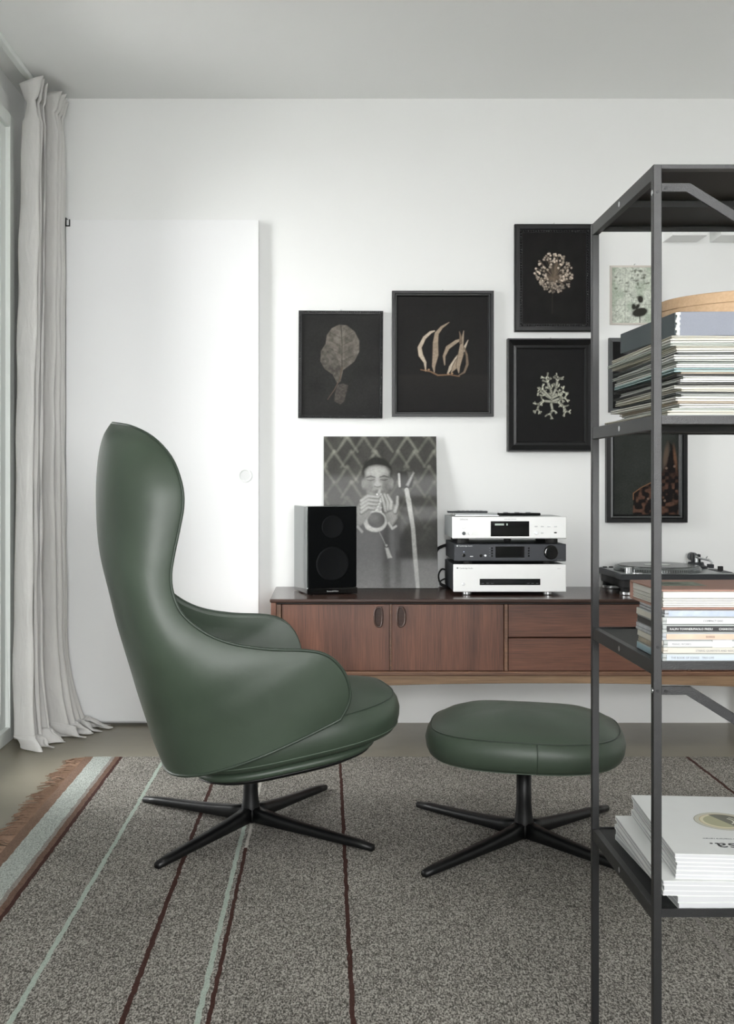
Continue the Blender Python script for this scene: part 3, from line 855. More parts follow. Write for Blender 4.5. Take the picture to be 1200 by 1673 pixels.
# ------------------------------------------------------------------ leaning photograph of a horn player
def poster():
    W, H = 187, 247
    c = Canvas(W, H, srgb(58, 58, 54), 1.3)
    dk = srgb(50, 50, 47)
    # blurred lattice behind the player
    for r0 in range(-1, 9):
        for k in range(-1, 7):
            x0 = k * 34 + (17 if r0 % 2 else 0); y0 = r0 * 25
            fade = max(0.0, 1 - y0 / 175)
            if fade <= 0: continue
            for sx in (-1, 1):
                jx = 5.0 * math.sin(3.1 * r0 + 1.7 * k)
                c.stroke([(x0 + jx, y0), (x0 + sx * 17 + jx, y0 + 25)], [5.0, 2.4], srgb(134, 134, 124), 4.0, 0.6 * fade * (0.55 + 0.45 * math.sin(1.3 * k + 2.1 * r0) ** 2))
    c.noise(18, 0.22, 3)
    # lower part of the sheet is paler
    g = np.clip((c.yy - 190) / 60, 0, 1) ** 1.2
    c.blend(g, srgb(118, 118, 114), 0.75)
    # jacket
    c.poly([(18, 247), (28, 190), (46, 160), (64, 140), (76, 128), (104, 128), (114, 140), (132, 158), (144, 200), (152, 247)], srgb(50, 50, 48), 7, 0.92)
    g = np.clip((c.yy - 190) / 60, 0, 1) ** 1.2
    c.blend(g, srgb(112, 112, 109), 0.72)
    G = lambda v: srgb(v, v, max(0, v - 4))
    # hair, ears, head
    c.ell(88, 58, 25, 24, G(34), 4)
    c.ell(66.5, 78, 4.0, 8, G(116), 3); c.ell(111.5, 78, 4.0, 8, G(112), 3)
    c.poly([(69, 58), (75, 50), (88, 48), (101, 50), (108, 58), (109, 78), (104, 94), (96, 102), (82, 102), (73, 94), (68, 78)], G(128), 5)
    c.ell(89, 58, 15, 8, G(186), 9, 0.8)                                  # brow catching the light
    c.ell(75, 84, 6, 9, G(96), 7, 0.75); c.ell(104, 84, 5, 10, G(88), 7, 0.8)   # shaded cheeks
    c.stroke([(71, 67.5), (78, 65.5), (85, 67.5)], [2, 2.6, 1.6], G(52), 2, 0.9); c.stroke([(93, 67), (100, 65), (107, 67)], [1.6, 2.6, 2], G(52), 2, 0.9)
    c.stroke([(72, 71.5), (78, 72.5), (84, 71)], [1.4, 2.0, 1.2], G(58), 1.6, 0.9); c.stroke([(94, 71), (100, 72), (106, 70.5)], [1.2, 2.0, 1.4], G(58), 1.6, 0.9)
    c.stroke([(88.5, 62), (88.5, 78)], [3, 5], G(168), 4, 0.7); c.ell(89, 79, 6, 4, G(160), 3.5, 0.9)
    c.stroke([(84, 82), (89, 83.5), (94, 82)], [1.5, 1.8, 1.5], G(64), 1.6, 0.8)
    c.stroke([(80, 84), (77, 91)], 1.2, G(84), 2, 0.7); c.stroke([(98, 84), (101, 91)], 1.2, G(84), 2, 0.7)
    c.ell(90, 91, 9, 3.4, G(78), 3, 0.9); c.ell(90, 99, 12, 5, G(88), 5, 0.8)
    # horn: body, keys and bell
    c.stroke([(92.5, 88), (91, 98), (88, 116), (85, 130)], [3.5, 8, 15, 20], G(150), 2.5)
    for i in range(60):
        a = rng.random(); c.ell(92 - 6 * a + (rng.random() - .5) * (8 + 12 * a), 94 + 36 * a, 1.0 + rng.random(), 1.0 + 0.6 * rng.random(), G(int(70 + 165 * rng.random())), 1.2, 0.85)
    c.ell(85, 139, 19.5, 17.5, G(196), 2.2); c.ell(80, 148, 10, 6, G(226), 4, 0.7); c.ell(86.5, 137, 14.5, 13, G(52), 2.4); c.ell(82, 133, 9, 7, G(92), 7, 0.7)
    # hands with separate fingers, modelled in soft greys
    c.poly([(54, 150), (55, 118), (63, 104), (74, 101), (82, 112), (76, 130), (66, 142)], G(128), 4)
    for y0, x1 in ((99, 90), (105, 89), (111, 87), (117.5, 83)):
        c.stroke([(62, y0 + 8), (73, y0), (x1, y0 + 2)], [7, 7, 5.2], G(82), 2.4, 0.9); c.stroke([(62, y0 + 6.6), (73, y0 - 1.2), (x1, y0 + 0.8)], [4.6, 4.4, 3.0], G(172), 2.6, 0.85)
    c.poly([(99, 112), (106, 108), (116, 112), (122, 118), (121, 134), (113, 146), (103, 138)], G(134), 4)
    for p in ([(103, 122), (100, 110), (97, 99)], [(107, 120), (106, 107), (101, 96)], [(111, 119), (112, 108), (106, 97)], [(118, 124), (122, 112), (122.5, 100)]):
        c.stroke(p, [8, 7, 5.6], G(82), 2.4, 0.9); c.stroke([(x - 0.6, y - 0.8) for x, y in p], [5.2, 4.4, 3.2], G(178), 2.6, 0.85)
    # cuffs, neck strap, handkerchief
    c.stroke([(56, 148), (63, 156)], 4, G(176), 2.4, 0.8); c.stroke([(107, 142), (113, 151), (119, 147)], 3.6, G(190), 2, 0.85)
    c.stroke([(91, 155), (97, 167), (102, 178)], 1.4, G(150), 1, 0.9); c.ell(103, 178, 2, 2, G(170), 1); c.poly([(101, 182), (106, 182), (112, 198), (105, 199)], G(190), 2.4)
    # microphone on its stand
    c.poly([(122, 58), (150, 56), (146, 84), (126, 86)], G(38), 3)
    c.poly([(136, 80), (148, 58), (150, 60), (140, 82)], G(170), 3, 0.8); c.poly([(138, 58), (149, 57), (141, 68)], G(92), 3, 0.7); c.stroke([(124.5, 62), (125.5, 82)], 3.2, G(190), 2)
    c.stroke([(137, 88), (140, 106)], 7, G(186), 1.8); c.stroke([(140, 104), (147, 150), (150, 196), (154, 247)], [8, 6.5, 7, 6], G(182), 1.8)
    c.noise(2.2, 0.12, 5); c.noise(6, 0.08, 6); c.noise(40, 0.10, 8)
    c.toe = 0.004
    wm, hm = 0.464, 0.622
    tilt = math.atan2(0.068, hm)
    root = empty('photo_board', (-0.012, 4.245, ZS + 0.001))
    tag(root, 'black and white photo board of a horn player leaning on the wall', 'poster')
    o = put('print', c.mesh('print', wm, hm), M['ink_gloss'], root, (0, 0, 0), rot=(-tilt, 0, 0))
    MB().box(0, wm, 0.0004, 0.006, 0, hm).build('board', mat('grey_board_edge', srgb(150, 150, 146), 0.7), root, rot=(-tilt, 0, 0))
poster()

# ------------------------------------------------------------------ hi-fi separates
def feet(parent, xs, ys, r, h, m, prof=None):
    for x in xs:
        for y in ys:
            MB().lathe(prof or [(r * 0.92, 0), (r, 0.003), (r, h - 0.002), (r * 0.9, h)], (x, y, 0), 24).build('foot', m, parent, smooth=False)

def disc(parent, name, x, z, r, t, m, y=0.0):
    return MB().lathe([(r, -0.001), (r, t * 0.7), (r * 0.85, t)], (x, y, z), 28, axis=1).build(name, m, parent, smooth=False)

def lettering(parent, txt, size, x, z, m, y=-0.0002, align='LEFT'):
    return put('lettering', text_mesh(txt, size, 0.0002, align), m, parent, (x, y, z), rot=(PI / 2, 0, 0))

XA = 0.483
def power_amp():
    root = empty('power_amplifier', (XA, 3.985, ZS)); D = 0.30
    tag(root, 'wide silver power amplifier with a black window, lowest in the hi-fi stack', 'amplifier')
    MB().box(0, 0.430, 0, 0.008, 0.013, 0.119).build('front_panel', M['silver_panel'], root, bevel=0.003, seg=3)
    MB().box(0.002, 0.428, 0.008, D, 0.015, 0.117).build('case', M['case_dark'], root, bevel=0.001)
    MB().box(0.100, 0.331, -0.0006, 0.004, 0.0395, 0.0635).build('window', M['screen'], root)
    disc(root, 'power_button', 0.0385, 0.043, 0.006, 0.003, M['steel'])
    lettering(root, 'Cambridge Audio', 0.0072, 0.023, 0.1035, M['grey_print'])
    MB().box(0.0125, 0.0185, -0.0004, 0.001, 0.1015, 0.1070).build('emblem', M['grey_print'], root)
    for x in (0.112, 0.130, 0.148, 0.285, 0.302, 0.319): MB().box(x - 0.005, x + 0.005, -0.0009, 0.001, 0.0455, 0.0465).build('indicator', M['grey_print'], root)
    lettering(root, 'azur', 0.0075, 0.396, 0.103, mat('pale_lettering', srgb(190, 191, 192), 0.5))
    feet(root, (0.055, 0.365), (0.030, D - 0.04), 0.0185, 0.0135, M['steel'])
power_amp()
def preamp():
    root = empty('preamplifier', (XA + 0.003, 3.982, ZS + 0.119)); D = 0.30
    tag(root, 'charcoal preamplifier with a large round volume knob between the silver units', 'amplifier')
    MB().box(0, 0.426, 0, 0.008, 0.011, 0.0775).build('front_panel', M['amp_black'], root, bevel=0.003, seg=3)
    MB().box(0.002, 0.424, 0.008, D, 0.013, 0.0765).build('case', M['case_dark'], root, bevel=0.001)
    MB().box(0.157, 0.267, -0.0006, 0.004, 0.0255, 0.0675).build('display', M['screen'], root)
    k = MB().lathe([(0.0275, -0.001), (0.0275, 0.002), (0.0245, 0.003), (0.0245, 0.014), (0.0225, 0.016), (0.0, 0.0155)], (0.368, 0, 0.0455), 40, axis=1).build('volume_knob', M['gloss_black'], root, smooth=False)
    disc(root, 'power_button', 0.0365, 0.0335, 0.0062, 0.003, M['gloss_black'])
    MB().box(0.0600, 0.0715, -0.0006, 0.002, 0.0285, 0.0315).build('usb_socket', M['white_print'], root)
    disc(root, 'headphone_socket', 0.1015, 0.033, 0.0055, 0.002, M['gloss_black'])
    disc(root, 'input_button', 0.1185, 0.033, 0.0042, 0.002, M['steel'])
    for z in (0.0315, 0.0415, 0.0515, 0.0615):
        for x in (0.1435, 0.2835): disc(root, 'source_button', x, z, 0.0032, 0.0018, M['gloss_black'])
        MB().box(0.1325, 0.1375, -0.0003, 0.001, z - 0.0008, z + 0.0008).build('button_mark', M['grey_print'], root)
    disc(root, 'indicator_light', 0.0365, 0.0475, 0.0017, 0.0008, mat('blue_white_led', srgb(210, 220, 250), 0.4))
    lettering(root, 'Cambridge Audio', 0.0072, 0.018, 0.0695, M['white_print'])
    MB().box(0.0085, 0.0145, -0.0004, 0.001, 0.0670, 0.0725).build('emblem', M['white_print'], root)
    lettering(root, 'azur 851E', 0.0048, 0.392, 0.0165, M['grey_print']); 
    feet(root, (0.055, 0.360), (0.035, D - 0.04), 0.0165, 0.0112, M['rubber'])
preamp()
def cd_player():
    root = empty('disc_player', (XA - 0.005, 3.980, ZS + 0.119 + 0.0775)); D = 0.27
    tag(root, 'silver disc player with a dark display, topmost unit of the hi-fi stack', 'disc player')
    MB().box(0, 0.436, 0, 0.010, 0.0195, 0.1045).build('front_panel', M['silver_panel'], root, bevel=0.004, seg=3)
    MB().box(0.002, 0.434, 0.010, D, 0.0215, 0.1025).build('case', mat('pale_grey_case', srgb(150, 154, 154), 0.45, 0.4), root, bevel=0.001)
    s = MB().box(0.146, 0.293, -0.0008, 0.004, 0.0285, 0.0865).build('display', M['screen'], root, bevel=0.001)
    MB().box(0.162, 0.197, -0.0012, 0.001, 0.0705, 0.0775).build('display_digit', mat('lit_digits', srgb(176, 190, 180), 0.4), s)
    MB().box(0.206, 0.211, -0.0012, 0.001, 0.0700, 0.0775).build('display_digit', mat('lit_digit', srgb(176, 190, 180), 0.4), s)
    disc(root, 'power_button', 0.0425, 0.0655, 0.0062, 0.003, M['steel'])
    disc(root, 'headphone_socket', 0.0440, 0.0400, 0.0068, 0.003, M['case_grey']); disc(root, 'level_knob', 0.0675, 0.0405, 0.0068, 0.008, M['steel'])
    for x in (0.319, 0.343, 0.368, 0.393): MB().box(x - 0.0055, x + 0.0055, -0.003, 0.002, 0.0640, 0.0685).build('button', M['steel'], root, bevel=0.001)
    disc(root, 'play_button', 0.320, 0.0420, 0.0068, 0.003, M['steel']); MB().box(0.3385, 0.3475, -0.003, 0.002, 0.0400, 0.0440).build('button', M['steel'], root, bevel=0.001)
    MB().box(0.3875, 0.3975, -0.0005, 0.002, 0.0405, 0.0450).build('usb_socket', M['screen'], root)
    lettering(root, 'DENON', 0.0085, 0.0285, 0.0925, M['grey_print']); lettering(root, 'SUPER AUDIO CD PLAYER', 0.0040, 0.197, 0.0935, M['grey_print'])
    feet(root, (0.045, 0.385), (0.035, D - 0.04), 0.023, 0.0198, M['rubber'])
    MB().lathe([(0.010, 0.004), (0.014, 0.010), (0.014, 0.0205)], (0.218, 0.05, 0), 20).build('foot', M['rubber'], root)
    return root
cd_player()
ZT = ZS + 0.119 + 0.0775 + 0.1045
b = empty('flat_remote', (0.470, 4.075, ZT + 0.0075), math.radians(-4)); tag(b, 'slim silver and black remote lying on the disc player', 'remote control')
MB().box(0, 0.155, -0.022, 0.022, 0.004, 0.011).build('body', M['case_dark'], b, bevel=0.002)
MB().box(0.002, 0.030, -0.020, 0.020, 0.011, 0.0125).build('end_cap', M['steel'], b, bevel=0.0006)
for k in range(6):
    MB().box(0.040 + k * 0.017, 0.050 + k * 0.017, -0.012, 0.012, 0.011, 0.0122).build('button', M['case_grey'], b)
b = empty('disc_case_open', (0.495, 4.100, ZT)); tag(b, 'clear flat disc case with silver edge under the remote', 'disc case')
MB().box(0, 0.17, -0.06, 0.07, 0.0, 0.0035).build('tray', M['steel'], b, bevel=0.0008)
MB().box(0.004, 0.166, -0.056, 0.066, 0.0035, 0.0105).build('lid', mat('clear_grey_plastic', srgb(150, 154, 154), 0.15), b, bevel=0.001)
b = empty('black_remote', (0.655, 4.075, ZT), math.radians(2)); tag(b, 'long black remote with grey buttons at the right of the disc player top', 'remote control')
MB().box(0, 0.175, -0.024, 0.024, 0.0, 0.011).build('body', M['gloss_black'], b, bevel=0.003)
for k in range(7):
    MB().box(0.014 + k * 0.022, 0.028 + k * 0.022, -0.014, 0.014, 0.011, 0.0128).build('button', M['steel'] if k % 2 == 0 else M['case_grey'], b)
# leads behind the stack
for i, pts in enumerate(([(0.500, 4.262, 0.74), (0.478, 4.285, 0.735), (0.452, 4.30, 0.712), (0.448, 4.31, 0.64), (0.452, 4.312, 0.569)],
                         [(0.500, 4.275, 0.63), (0.474, 4.29, 0.640), (0.460, 4.30, 0.612), (0.470, 4.30, 0.580), (0.500, 4.30, 0.5695)],
                         [(0.500, 4.285, 0.60), (0.482, 4.295, 0.598), (0.466, 4.30, 0.585), (0.478, 4.295, 0.5695), (0.53, 4.295, 0.5690)])):
    P = [Vector(p) for p in pts]; Q = []
    for a in range(len(P) - 1):
        for t in np.linspace(0, 1, 6, endpoint=False):
            p0, p1, p2, p3 = P[max(a - 1, 0)], P[a], P[a + 1], P[min(a + 2, len(P) - 1)]
            Q.append(0.5 * ((2 * p1) + (p2 - p0) * t + (2 * p0 - 5 * p1 + 4 * p2 - p3) * t * t + (3 * p1 - p0 - 3 * p2 + p3) * t ** 3))
    Q.append(P[-1])
    o = MB().tube(Q, (0.006, 0.0035, 0.003)[i], 8).build('audio_lead', M['rubber'], smooth=True)
    tag(o, ('thick black lead leaving the back of the preamplifier', 'thin black lead looping behind the power amplifier', 'lowest black lead lying on the sideboard behind the power amplifier')[i], 'cable')

# ------------------------------------------------------------------ turntable
def turntable():
    x0, y0 = 1.118, 3.968
    root = empty('turntable', (x0, y0, ZS)); W, D = 0.453, 0.335
    tag(root, 'dark direct-drive turntable with a record on its platter', 'turntable')
    MB().box(0.008, W - 0.008, 0.008, D - 0.008, 0.026, 0.062).build('base', M['rubber'], root, bevel=0.006)
    MB().box(0, W, 0, D, 0.058, 0.081).build('plinth', M['case_dark'], root, bevel=0.003)
    MB().box(0.006, W - 0.006, 0.006, D - 0.006, 0.081, 0.0835).build('deck', mat('satin_silver_deck', srgb(150, 154, 154), 0.35, 0.6), root, bevel=0.001)
    for x in (0.042, W - 0.042):
        for y in (0.042, D - 0.042):
            MB().lathe([(0.034, 0.0), (0.036, 0.003), (0.036, 0.012), (0.030, 0.014), (0.030, 0.032)], (x, y, 0), 32).build('foot', M['steel'], root, smooth=False)
            MB().lathe([(0.031, 0.014), (0.033, 0.030), (0.033, 0.044)], (x, y, 0), 32).build('foot_damper', M['rubber'], root, smooth=True)
    cx, cy = 0.188, 0.166
    MB().lathe([(0.166, 0.084), (0.166, 0.087), (0.163, 0.088), (0.166, 0.090), (0.163, 0.093), (0.165, 0.095), (0.160, 0.103)], (cx, cy, 0), 72).build('platter', mat('machined_platter', srgb(120, 124, 124), 0.3, 0.9), root, smooth=False)
    n = 110; m = MB()
    for k in range(n):
        a = 2 * PI * k / n; ca, sa = math.cos(a), math.sin(a)
        for z in (0.0885, 0.0935): m.tube([(cx + 0.1645 * ca, cy + 0.1645 * sa, z), (cx + 0.1672 * ca, cy + 0.1672 * sa, z)], 0.0016, 5)
    o = m.build('strobe_dots', M['steel'], root); o['kind'] = 'stuff'
    r = MB().lathe([(0.151, 0.103), (0.151, 0.1052), (0.149, 0.1058), (0.052, 0.1055), (0.050, 0.1062)], (cx, cy, 0), 72).build('record', mat('black_vinyl', srgb(40, 44, 44), 0.25), root, smooth=False)
    MB().lathe([(0.050, 0.1058), (0.050, 0.1066)], (cx, cy, 0), 48).build('record_label', mat('pale_record_label', srgb(206, 210, 206), 0.6), r)
    MB().lathe([(0.0035, 0.105), (0.0035, 0.116), (0.002, 0.118)], (cx, cy, 0), 16).build('spindle', M['steel'], root)
    MB().lathe([(0.014, 0.083), (0.014, 0.104), (0.011, 0.107)], (0.036, 0.030, 0), 28).build('strobe_lamp', M['steel'], root, smooth=False)
    MB().lathe([(0.021, 0.083), (0.021, 0.087), (0.017, 0.089)], (0.066, 0.020, 0), 28).build('start_button', M['steel'], root)
    for x in (0.018, 0.042): MB().lathe([(0.009, 0.083), (0.009, 0.087)], (x, 0.300, 0), 20).build('hinge_cap', M['rubber'], root)
    # tonearm
    tx, ty = 0.375, 0.262
    MB().lathe([(0.045, 0.083), (0.045, 0.092), (0.033, 0.096), (0.030, 0.108)], (tx, ty, 0), 40).build('arm_base', M['case_dark'], root)
    MB().lathe([(0.012, 0.108), (0.012, 0.130), (0.008, 0.134)], (tx, ty, 0), 20).build('arm_pivot', M['steel'], root)
    MB().box(tx - 0.016, tx - 0.010, ty - 0.012, ty + 0.012, 0.104, 0.146).build('gimbal', M['case_dark'], root, bevel=0.002)
    MB().box(tx + 0.010, tx + 0.016, ty - 0.012, ty + 0.012, 0.104, 0.140).build('gimbal', M['case_dark'], root, bevel=0.002)
    MB().tube([(tx, ty, 0.128), (tx, ty - 0.05, 0.127), (tx + 0.012, ty - 0.12, 0.125), (tx - 0.004, ty - 0.19, 0.120), (tx - 0.022, ty - 0.222, 0.114)], 0.0042, 10).build('arm_tube', M['steel'], root, smooth=True)
    MB().tube([(tx, ty + 0.012, 0.128), (tx, ty + 0.022, 0.128), (tx, ty + 0.022, 0.128), (tx, ty + 0.052, 0.128)], [0.006, 0.006, 0.017, 0.017], 20).build('counterweight', M['case_grey'], root, smooth=False)
    MB().box(tx - 0.034, tx - 0.016, ty - 0.245, ty - 0.215, 0.104, 0.118).build('headshell', M['case_dark'], root, bevel=0.002)
    MB().tube([(tx - 0.05, ty - 0.02, 0.083), (tx - 0.05, ty - 0.02, 0.112)], [0.006, 0.005], 14).build('lift_lever', M['white_print'], root)
    MB().tube([(tx + 0.024, ty + 0.01, 0.118), (tx + 0.042, ty + 0.005, 0.121), (tx + 0.046, ty - 0.004, 0.132)], 0.002, 8).build('arm_clip', M['steel'], root)
    MB().box(W - 0.050, W - 0.012, 0.05, 0.20, 0.083, 0.0855).build('pitch_fader', M['case_dark'], root)
    MB().box(W - 0.040, W - 0.022, 0.115, 0.130, 0.0855, 0.103).build('pitch_knob', M['rubber'], root, bevel=0.002)
turntable()

# ------------------------------------------------------------------ white wall ledges
for i, x in enumerate((1.390, 1.586)):
    o = MB().box(x, x + 0.141, YB - 0.126, YB, 1.987, 2.045).build('wall_box', M['wall'], bevel=0.002)
    tag(o, ('small white box ledge on the wall nearer the pictures', 'small white box ledge on the wall at the right edge')[i], 'wall shelf', 'white box ledges on the back wall')

# ------------------------------------------------------------------ framed pictures on the back wall
KW = YB / F_PX                                            # metres per pixel on the back wall
def wx(px): return (px - 534) * KW
def wz(py): return 1 - (py - 786) * KW

def bead_row(p0, p1, step, r, mb):
    p0, p1 = Vector(p0), Vector(p1); n = max(1, int((p1 - p0).length / step)); d = (p1 - p0) / n
    for k in range(n):
        q = p0 + d * (k + 0.5)
        mb.lathe([(r, 0), (r * 0.75, r * 0.6), (r * 0.2, r * 0.85)], q, 6, axis=1)

def picture(name, label, px0, py0, px1, py1, bw, depth, painter, style='flat', tilt=0.0, fmat='frame_black', nail=True):
    x0, x1, z0, z1 = wx(px0), wx(px1), wz(py1), wz(py0)
    W, H, b = x1 - x0, z1 - z0, bw * KW
    root = empty(name, (x0, YB - 0.001, z0)); root.rotation_euler = (0, tilt, 0)
    tag(root, label, 'picture', 'framed pictures on the back wall')
    # mitred rails, each with a moulded section: (across from the outer edge, height from the wall)
    sec = {'flat': [(0, 0), (0, depth), (b, depth * 0.9), (b, 0)],
           'cove': [(0, 0), (0, depth), (b * 0.12, depth), (b * 0.3, depth * 0.86), (b * 0.62, depth * 0.62), (b * 0.85, depth * 0.66), (b, depth * 0.55), (b, 0)],
           'step': [(0, 0), (0, depth), (b * 0.5, depth), (b * 0.56, depth * 0.75), (b * 0.8, depth * 0.8), (b, depth * 0.55), (b, 0)],
           'bead': [(0, 0), (0, depth * 0.9), (b * 0.15, depth), (b * 0.6, depth), (b * 0.66, depth * 0.7), (b, depth * 0.7), (b, 0)]}[style]
    ns = len(sec)
    def P(ax, s, h):
        """corner points of ring at inset s"""
        return {0: (s, -h, s), 1: (W - s, -h, s), 2: (W - s, -h, H - s), 3: (s, -h, H - s)}[ax]
    for k in range(4):
        a, c = k, (k + 1) % 4
        v = [P(a, s, h) for s, h in sec] + [P(c, s, h) for s, h in sec]
        f = [tuple(range(ns)), tuple(range(2 * ns - 1, ns - 1, -1))] + [(i, i + ns, (i + 1) % ns + ns, (i + 1) % ns) for i in range(ns)]
        r = MB().add(v, f).build('rail', M[fmat], root)
        if style == 'bead':
            mb = MB(); s = b * 0.83; bead_row(P(a, s, depth * 0.7), P(c, s, depth * 0.7), 0.0105, 0.0046, mb); mb.build('beading', M[fmat], r)
        if style == 'step':
            s0, s1 = b * 0.62, b * 0.80; h = depth * 0.80
            mb = MB().add([P(a, s0, h), P(c, s0, h), P(c, s1, h + 0.0012), P(a, s1, h + 0.0012), P(a, s0, h - 0.004), P(c, s0, h - 0.004), P(c, s1, h - 0.004), P(a, s1, h - 0.004)],
                          [(0, 1, 2, 3), (4, 7, 6, 5), (0, 4, 5, 1), (2, 6, 7, 3), (0, 3, 7, 4), (1, 5, 6, 2)]); mb.build('fillet', M['frame_silver'], r)
        if style == 'flat' and fmat == 'frame_black' and bw < 7:
            mb = MB(); s = b * 0.5; bead_row(P(a, s, depth * 0.95), P(c, s, depth * 0.95), 0.0085, 0.0034, mb); mb.build('carving', M[fmat], r)
    pw, phh = (px1 - px0 - 2 * bw), (py1 - py0 - 2 * bw)
    c = Canvas(pw, phh, srgb(30, 30, 29), 1.3); painter(c)
    put('print', c.mesh('print', W - 2 * b, H - 2 * b), M['ink'], root, (b, -depth * 0.45, b))
    if nail:
        MB().tube([(W * 0.5, 0.001, H + 0.004), (W * 0.5, -0.012, H + 0.006)], 0.0016, 8).build('nail', M['steel'], root)
    return root

def leafshape(c, base, tip, wid, bend, col, edge=None, n=14, soft=0.9, vein=None, k=1.0):
    bx, by = base; tx, ty = tip; L = math.hypot(tx - bx, ty - by); nx, ny = -(ty - by) / L, (tx - bx) / L
    ctr, l, r = [], [], []
    for i in range(n + 1):
        t = i / n; o = bend * math.sin(PI * t); w = wid * (math.sin(PI * t ** 0.85) ** 0.8 if 0 < t < 1 else 0)
        cx, cy = bx + (tx - bx) * t + nx * o, by + (ty - by) * t + ny * o
        ctr.append((cx, cy)); l.append((cx + nx * w, cy + ny * w)); r.append((cx - nx * w, cy - ny * w))
    M_ = c.poly(l + r[::-1], col, soft, k)
    if edge: c.poly([p for p in l] + ctr[::-1], edge, soft, 0.6 * k)
    if vein: c.stroke(ctr, 0.9, vein, 0.8, 0.6)
    return M_

def paint_leaf(c):
    c.a[:] = srgb(43, 43, 42)[:3]; c.noise(3, 0.12, 21); c.noise(30, 0.15, 22)
    o = (492, 513)
    P = lambda pts: [(x - o[0], y - o[1]) for x, y in pts]
    body = [(553, 530), (565, 531), (578, 541), (586, 556), (586, 574), (578, 590), (568, 598), (560, 604), (556, 622), (551, 626), (543, 611), (530, 602), (523, 590), (524, 573), (531, 562), (533, 547), (541, 536)]
    m = c.poly(P(body), srgb(98, 94, 88), 1.2)
    m2 = c.poly(P([(531, 562), (540, 566), (549, 580), (556, 600), (556, 622), (551, 626), (543, 611), (530, 602), (523, 590), (524, 573)]), srgb(84, 81, 76), 1.5)
    c.noise(5, 0.28, 23, m); c.noise(2, 0.16, 24, m); c.noise(13, 0.25, 29, m)
    c.stroke(P([(556, 531), (558, 560), (558, 600)]), 1.3, srgb(60, 57, 53), 0.9); c.stroke(P([(560, 545), (560, 585)]), 4, srgb(126, 121, 113), 4, 0.35)
    for y in (545, 558, 571, 584):
        c.stroke(P([(558, y + 6), (576, y - 3)]), 0.9, srgb(70, 67, 62), 0.9, 0.7); c.stroke(P([(558, y + 8), (538, y - 2)]), 0.9, srgb(70, 67, 62), 0.9, 0.7)
    c.stroke(P([(558, 600), (555, 618), (546, 636), (535, 652)]), [2.2, 2.0, 1.6, 1.2], srgb(86, 76, 68), 1)
    m = c.poly(P([(551, 628), (560, 626), (568, 629), (566, 638), (562, 655), (556, 660), (546, 655), (547, 642)]), srgb(74, 71, 67), 1.2); c.noise(3, 0.3, 25, m)

def paint_stems(c):
    c.a[:] = srgb(33, 32, 31)[:3]; c.noise(3, 0.10, 31)
    c.blend(np.clip((c.yy - 125) / 4, 0, 1) * np.clip(1 - (c.yy - 125) / 50, 0, 1), srgb(48, 46, 44), 0.5)
    o = (649, 485)
    P = lambda pts: [(x - o[0], y - o[1]) for x, y in pts]
    A, B_, C_ = srgb(146, 132, 116), srgb(176, 164, 148), srgb(112, 99, 86)
    def ribbon(pts, w, col):
        c.stroke(P(pts), [x * 1.25 for x in w], srgb(74, 65, 56), 1); m = c.stroke(P(pts), w, col, 1); c.noise(3, 0.15, 33, m)
    ribbon([(695, 606), (694, 592), (687, 580), (685, 568), (693, 552), (703, 543), (709, 541)], [1.2, 4, 7, 6, 5, 4, 2], B_)
    ribbon([(709, 608), (708, 598), (711, 580), (711, 560), (713, 545), (721, 535), (733, 527)], [1.2, 5, 9, 8, 6, 4, 1.2], A)
    ribbon([(726, 596), (725, 582), (731, 568), (745, 558), (754, 554)], [1.5, 4, 6, 5, 2], A)
    ribbon([(731, 610), (736, 600), (746, 587), (756, 573), (764, 556)], [2, 6, 8, 5, 1.2], B_)
    ribbon([(737, 608), (742, 600), (748, 590), (756, 578)], [1.5, 7, 8, 3], A)
    ribbon([(749, 609), (748, 598), (752, 580), (754, 562), (757, 541)], [1.2, 6, 8, 5, 1.2], A)
    ribbon([(752, 560), (752, 550), (750, 542)], [4, 3, 1], C_)
    ribbon([(748, 614), (758, 608), (763, 595), (762, 580), (758, 568)], [1.2, 3, 4, 3, 1.5], C_)
    c.stroke(P([(687, 604), (703, 607), (715, 613), (735, 612), (750, 615)]), [1.6, 2.2, 2.4, 1.8, 1.4], srgb(120, 96, 76), 0.9)
    for x, y in ((695, 605), (700, 604), (732, 611), (738, 610)): c.ell(x - o[0], y - o[1], 1.8, 1.5, srgb(150, 124, 100), 0.8)

def paint_allium(c):
    c.a[:] = srgb(27, 26, 25)[:3]; c.noise(14, 0.25, 41)
    o = (853, 381); cx, cy = 904 - o[0], 452 - o[1]
    c.stroke([(cx, cy), (cx - 2, cy + 34), (cx - 2, cy + 60)], 2.2, srgb(44, 41, 38), 1.5)
    r = np.random.default_rng(44)
    for i in range(120):
        a = r.random() * 2 * PI; rad = 30 * math.sqrt(r.random()) * (1.0 if math.sin(a) < 0.6 else 0.85)
        x, y = cx + rad * math.cos(a), cy - 3 + 1.12 * rad * math.sin(a)
        f = 0.55 + 0.45 * r.random()
        c.stroke([(cx + 0.1 * (x - cx), cy + 2 + 0.1 * (y - cy)), (x, y)], [0.7, 1.0], srgb(*[int(v * f) for v in (132, 118, 104)]), 0.8, 0.75)
    for i in range(190):
        a = r.random() * 2 * PI; rad = 31 * math.sqrt(0.12 + 0.88 * r.random()) * (1.0 if math.sin(a) < 0.6 else 0.88)
        x, y = cx + rad * math.cos(a), cy - 3 + 1.13 * rad * math.sin(a)
        f = 0.6 + 0.4 * r.random() - (0.22 if y > cy + 8 else 0)
        c.ell(x, y, 1.7, 1.7, srgb(*[int(v * f) for v in (206, 190, 174)]), 0.9); c.ell(x - 0.5, y - 0.6, 0.7, 0.7, srgb(*[int(v * f) for v in (236, 224, 210)]), 0.7)

